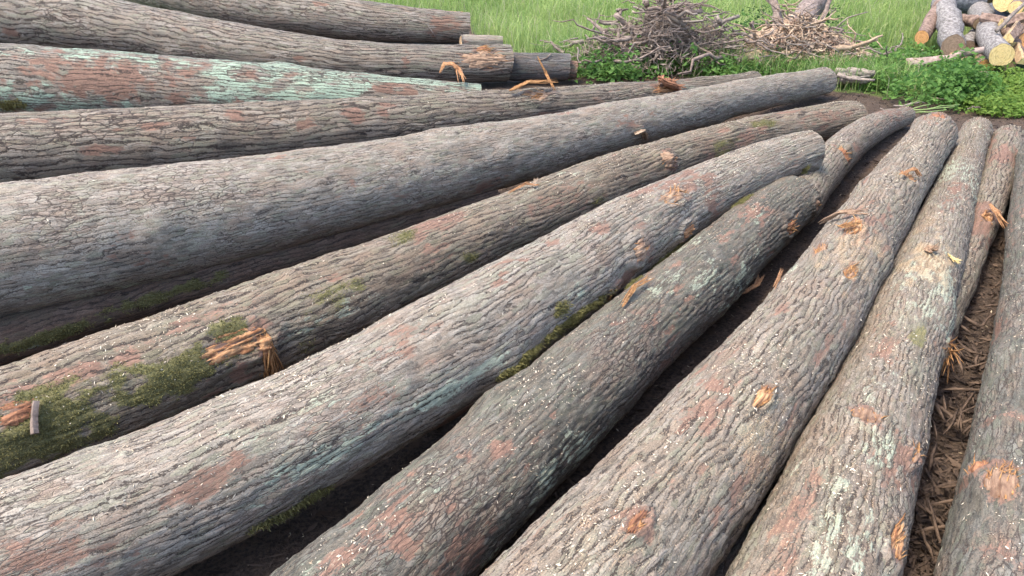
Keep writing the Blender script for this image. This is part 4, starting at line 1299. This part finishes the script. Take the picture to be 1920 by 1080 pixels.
# ------------------------------------------------------------------ loose shavings, splinters and litter
parts_ = []
for key, n in (('M', 1500), ('O', 1300), ('I', 1500), ('J', 1300), ('L', 800), ('R', 450), ('F', 350), ('G', 160), ('Q', 250), ('K', 200)):
    Lg = LOGS[key]
    w = np.where(in_view(Lg.V, 30), np.clip(np.cos(Lg.y) - 0.15, 0, 1), 0) * (0.06 + sstep(0.42, 0.72, fbm(Lg.x * 3.4, Lg.t * 7, 91, 4))) * np.linalg.norm(Lg.V - CAM, axis=1) ** 0.5
    r = np.random.default_rng(n)
    idx = r.choice(len(Lg.V), n, p=w / w.sum())
    V, F, C = chips(n, Lg.V[idx] + Lg.dv[idx] * 0.0015, Lg.dv[idx], n, (0.002, 0.0085), (0.0008, 0.0024), ((0.36, 0.27, 0.17), (0.68, 0.60, 0.46)))
    parts_.append((V, F, C))
gx, gy = rng.uniform(-1.2, 3.4, 2600), rng.uniform(1.2, 6.0, 2600)
gp = np.stack([gx, gy, ground_z(gx, gy) + 0.003], -1)
parts_.append(chips(2600, gp, np.tile([[0, 0, 1.0]], (2600, 1)), 8, (0.003, 0.014), (0.001, 0.003), ((0.30, 0.20, 0.11), (0.60, 0.50, 0.35))))
V, F = join([(v, f) for v, f, c in parts_])
o = mesh_np('wood_shavings', V, F, M_CHIP, smooth=False, attrs={'col': np.concatenate([c for v, f, c in parts_])})
tag(o, 'pale wood shavings and saw chips scattered over the logs', 'shavings', kind='stuff')

# bark litter on the ground between and beyond the logs
n = 9000
lx, ly = rng.uniform(-1.5, 4.6, n), rng.uniform(1.0, 7.4, n)
k = dirt_edge(lx, ly) < 0.25
lx, ly = lx[k], ly[k]
n = len(lx)
ge = np.array([at(1850 - (py - 500) * 0.19 + dx, py, 0.02) for py, dx in zip(rng.uniform(380, 1100, 1300), rng.uniform(-70, 40, 1300))])
lx, ly = np.concatenate([lx, ge[:, 0]]), np.concatenate([ly, ge[:, 1]])
n = len(lx)
V, F, C = chips(n, np.stack([lx, ly, ground_z(lx, ly) + 0.008], -1), np.tile([[0, 0, 1.0]], (n, 1)), 9, (0.010, 0.05), (0.0015, 0.008), ((0.035, 0.025, 0.020), (0.14, 0.095, 0.066)))
o = mesh_np('bark_litter', V, F, M_DEBRIS, smooth=False, attrs={'col': C})
tag(o, 'brown bark litter covering the dirt between the logs', 'litter', kind='stuff')

for k in range(44):
    px = rng.uniform(1700, 1860)
    py = rng.uniform(560, 1060)
    cx = 1850 - (py - 500) * 0.19
    p0 = at(cx + rng.uniform(-45, 25), py, 0.03)
    a = rng.uniform(-1.2, 1.2) + 1.0
    p1 = p0 + rng.uniform(0.07, 0.2) * np.array([math.cos(a), math.sin(a), rng.uniform(-0.05, 0.15)])
    p0[2], p1[2] = 0.03 + rng.uniform(0, 0.02), 0.03 + rng.uniform(0, 0.05)
    V, F = tube(wiggle(p0, p1, 5, 0.06, 900 + k), np.array([0.5, 1, 0.9, 0.8, 0.3]) * rng.uniform(0.004, 0.009), 4, 0.5, k)
    o = mesh_np('bark_strip', V, F, M_SHRED, loc=p0, attrs={'st': V})
    tag(o, 'brown bark strip lying in the littered gap beside the dark rough-barked log', 'bark strip', 'bark strips in the littered gap')


def splinter(key, pts, w, mat, label, flat=0.45, lift=0.004, name='wood_splinter', n=13, jag=0.3, group=None):
    Lg = LOGS[key]
    P = []
    for (px, py, up_) in pts:
        s_, th_ = Lg.pick(px, py)
        p, d_, t_ = Lg.surf(np.array([s_]), np.array([th_]))
        P.append(p[0] + d_[0] * (Lg.hgt(np.array([s_]), np.array([th_]))[0] + lift + up_))
    P = np.array(P)
    t = np.linspace(0, 1, n)
    P = np.stack([np.interp(t, np.linspace(0, 1, len(P)), P[:, q]) for q in range(3)], -1)
    r = np.random.default_rng(int(pts[0][0] * 3 + pts[0][1]))
    T, N_, B_ = frames(P)
    tb = []
    for q in range(1 if flat < 0.3 else int(6 + w * 500)):
        i0, i1 = (0, n) if q == 0 else (r.integers(0, n // 2), r.integers(n // 2 + 2, n + 1))
        Pq = P[i0:i1]
        off = B_[i0:i1] * r.uniform(-1, 1) * w * 0.8 + N_[i0:i1] * r.uniform(-0.6, 0.8) * w * flat
        tt = np.linspace(0, 1, len(Pq))[:, None]
        fray = (B_[i0:i1] * r.normal(0, 0.9) + N_[i0:i1] * abs(r.normal(0, 0.7))) * w * tt ** 3
        wq = w * (0.9 if flat < 0.3 else r.uniform(0.12, 0.34) * (2.0 if q == 0 else 1))
        prof = np.ones(len(Pq)) if flat < 0.3 else np.minimum(1, np.minimum(tt[:, 0] * 5 + 0.3, (1 - tt[:, 0]) * 4 + 0.12))
        tb.append(tube(Pq + off + fray, wq * prof * (1 + (0.03 if flat < 0.3 else 0.25) * r.normal(0, 1, len(Pq))), 4, 0.1 if flat < 0.3 else 0.5, q))
    V, F = join(tb)
    o = mesh_np(name, V, F, mat, loc=P[0], smooth=False, attrs={'st': V * [6, 2, 2] + (np.arange(len(V)) // 30)[:, None] * [0, 0.11, 0]})
    return tag(o, label, 'splinter' if name == 'wood_splinter' else name.replace('_', ' '), group)


splinter('E', [(826, 150, 0.05), (834, 130, 0.12), (850, 132, 0.12), (858, 150, 0.08), (868, 168, 0.05)], 0.020, M_TORN, 'bent orange splinter of wood lying over the lichen log end')
splinter('F', [(955, 178, 0.03), (985, 172, 0.06), (1045, 168, 0.05)], 0.022, M_FIBRE, 'frayed straw-yellow strip of wood on the red-scarred log')
splinter('F', [(1040, 172, 0.0), (1025, 160, 0.10), (1010, 152, 0.22)], 0.014, M_FIBRE, 'thin upright broken splinter beside the frayed yellow strip')
splinter('F', [(1228, 158, 0.06), (1248, 164, 0.05), (1270, 172, 0.0)], 0.045, M_TORN_RED, 'broad rusty splinter slab near the far end of the red-scarred log')
splinter('I', [(952, 358, 0.0), (985, 350, 0.015), (1012, 350, 0.01)], 0.008, M_TORN, 'thin orange splinter lying on the mossy brown log')
splinter('I', [(998, 352, 0.01), (1008, 342, 0.03)], 0.006, M_STICK_TAN, 'tiny twig crossing the thin orange splinter')
splinter('G', [(1182, 250, 0.03), (1192, 244, 0.05), (1212, 268, 0.0)], 0.016, M_STICK_TAN, 'broken tan twig stub on the thick pale log')
splinter('I', [(66, 758, 0.014), (62, 812, 0.014)], 0.013, M_STICK, 'flat brown bark slat lying across the moss', name='bark_strip', jag=0.1, flat=0.25)
splinter('L', [(1165, 578, 0.01), (1190, 550, 0.03), (1222, 528, 0.02)], 0.011, M_FIBRE, 'straw-coloured splinter lying beside the moss fringe')
splinter('L', [(1178, 566, 0.02), (1200, 545, 0.035)], 0.007, M_FIBRE, 'small straw-coloured splinter against the larger one')
splinter('M', [(1452, 545, 0.01), (1470, 508, 0.015)], 0.007, M_TORN, 'short orange splinter in the gap edge of the chip-strewn log')
splinter('L', [(1408, 565, 0.0), (1418, 535, 0.02), (1428, 512, 0.02)], 0.013, M_TORN, 'long orange splinter on the flank of the dark olive log')
splinter('M', [(1545, 425, 0.02), (1580, 412, 0.03), (1625, 408, 0.02)], 0.016, M_TORN_PALE, 'peeled tan bark strip curling off the chip-strewn log', name='bark_strip')
splinter('M', [(1682, 336, 0.02), (1702, 330, 0.035), (1716, 338, 0.02)], 0.012, M_TORN, 'curled orange splinter near the far end of the chip-strewn log')
splinter('M', [(1575, 440, 0.02), (1610, 428, 0.02)], 0.012, M_FIBRE, 'frayed orange fibre clump on the chip-strewn log')
splinter('O', [(1735, 470, 0.01), (1755, 478, 0.012)], 0.02, M_TORN_PALE, 'flat pale chip in the sawdust on the dusted log')
splinter('O', [(1772, 480, 0.01), (1792, 500, 0.012)], 0.012, M_YEL, 'bright yellow splinter in the sawdust on the dusted log')
splinter('Q', [(1848, 395, 0.03), (1855, 412, 0.05), (1866, 432, 0.04)], 0.015, M_TORN, 'orange splinter hanging off the slim brown log')
splinter('A', [(800, 45, 0.02), (812, 60, 0.03), (826, 78, 0.01)], 0.008, M_STICK_GREY, 'thin grey twig lying on the log behind the debarked end', name='twig')
for k, (x0, y0, x1, y1) in enumerate([(1690, 213, 1745, 196), (1700, 206, 1790, 200), (1712, 212, 1775, 206), (1690, 205, 1725, 188), (1725, 208, 1800, 196)]):
    p0, p1 = at(x0, y0, 0.05), at(x1, y1, 0.12)
    V, F = tube(wiggle(p0, p1, 5, 0.05, 50 + k), np.linspace(0.007, 0.004, 5), 4)
    o = mesh_np('green_stem', V, F, obj_mat('green_stem', (0.10, 0.16, 0.05), (0.22, 0.28, 0.11), 20, b_dist=0), loc=p0, attrs={'st': V})
    tag(o, 'cut green plant stem lying on the dirt past the chip-strewn log end', 'stem', 'cut green stems')
for k in range(16):
    p0 = at(rng.uniform(1560, 1900), rng.uniform(172, 262), 0.03)
    a = rng.uniform(0, 6.283)
    p1 = p0 + rng.uniform(0.12, 0.35) * np.array([math.cos(a), math.sin(a), 0.1])
    V, F = tube(wiggle(p0, p1, 6, 0.12, 80 + k), np.linspace(0.009, 0.004, 6), 4)
    o = mesh_np('fallen_twig', V, F, [M_STICK, M_STICK_GREY, M_STICK_TAN][k % 3], loc=p0, attrs={'st': V})
    tag(o, 'small dead twig on the dirt strip past the log ends', 'twig', 'dead twigs on the dirt strip')
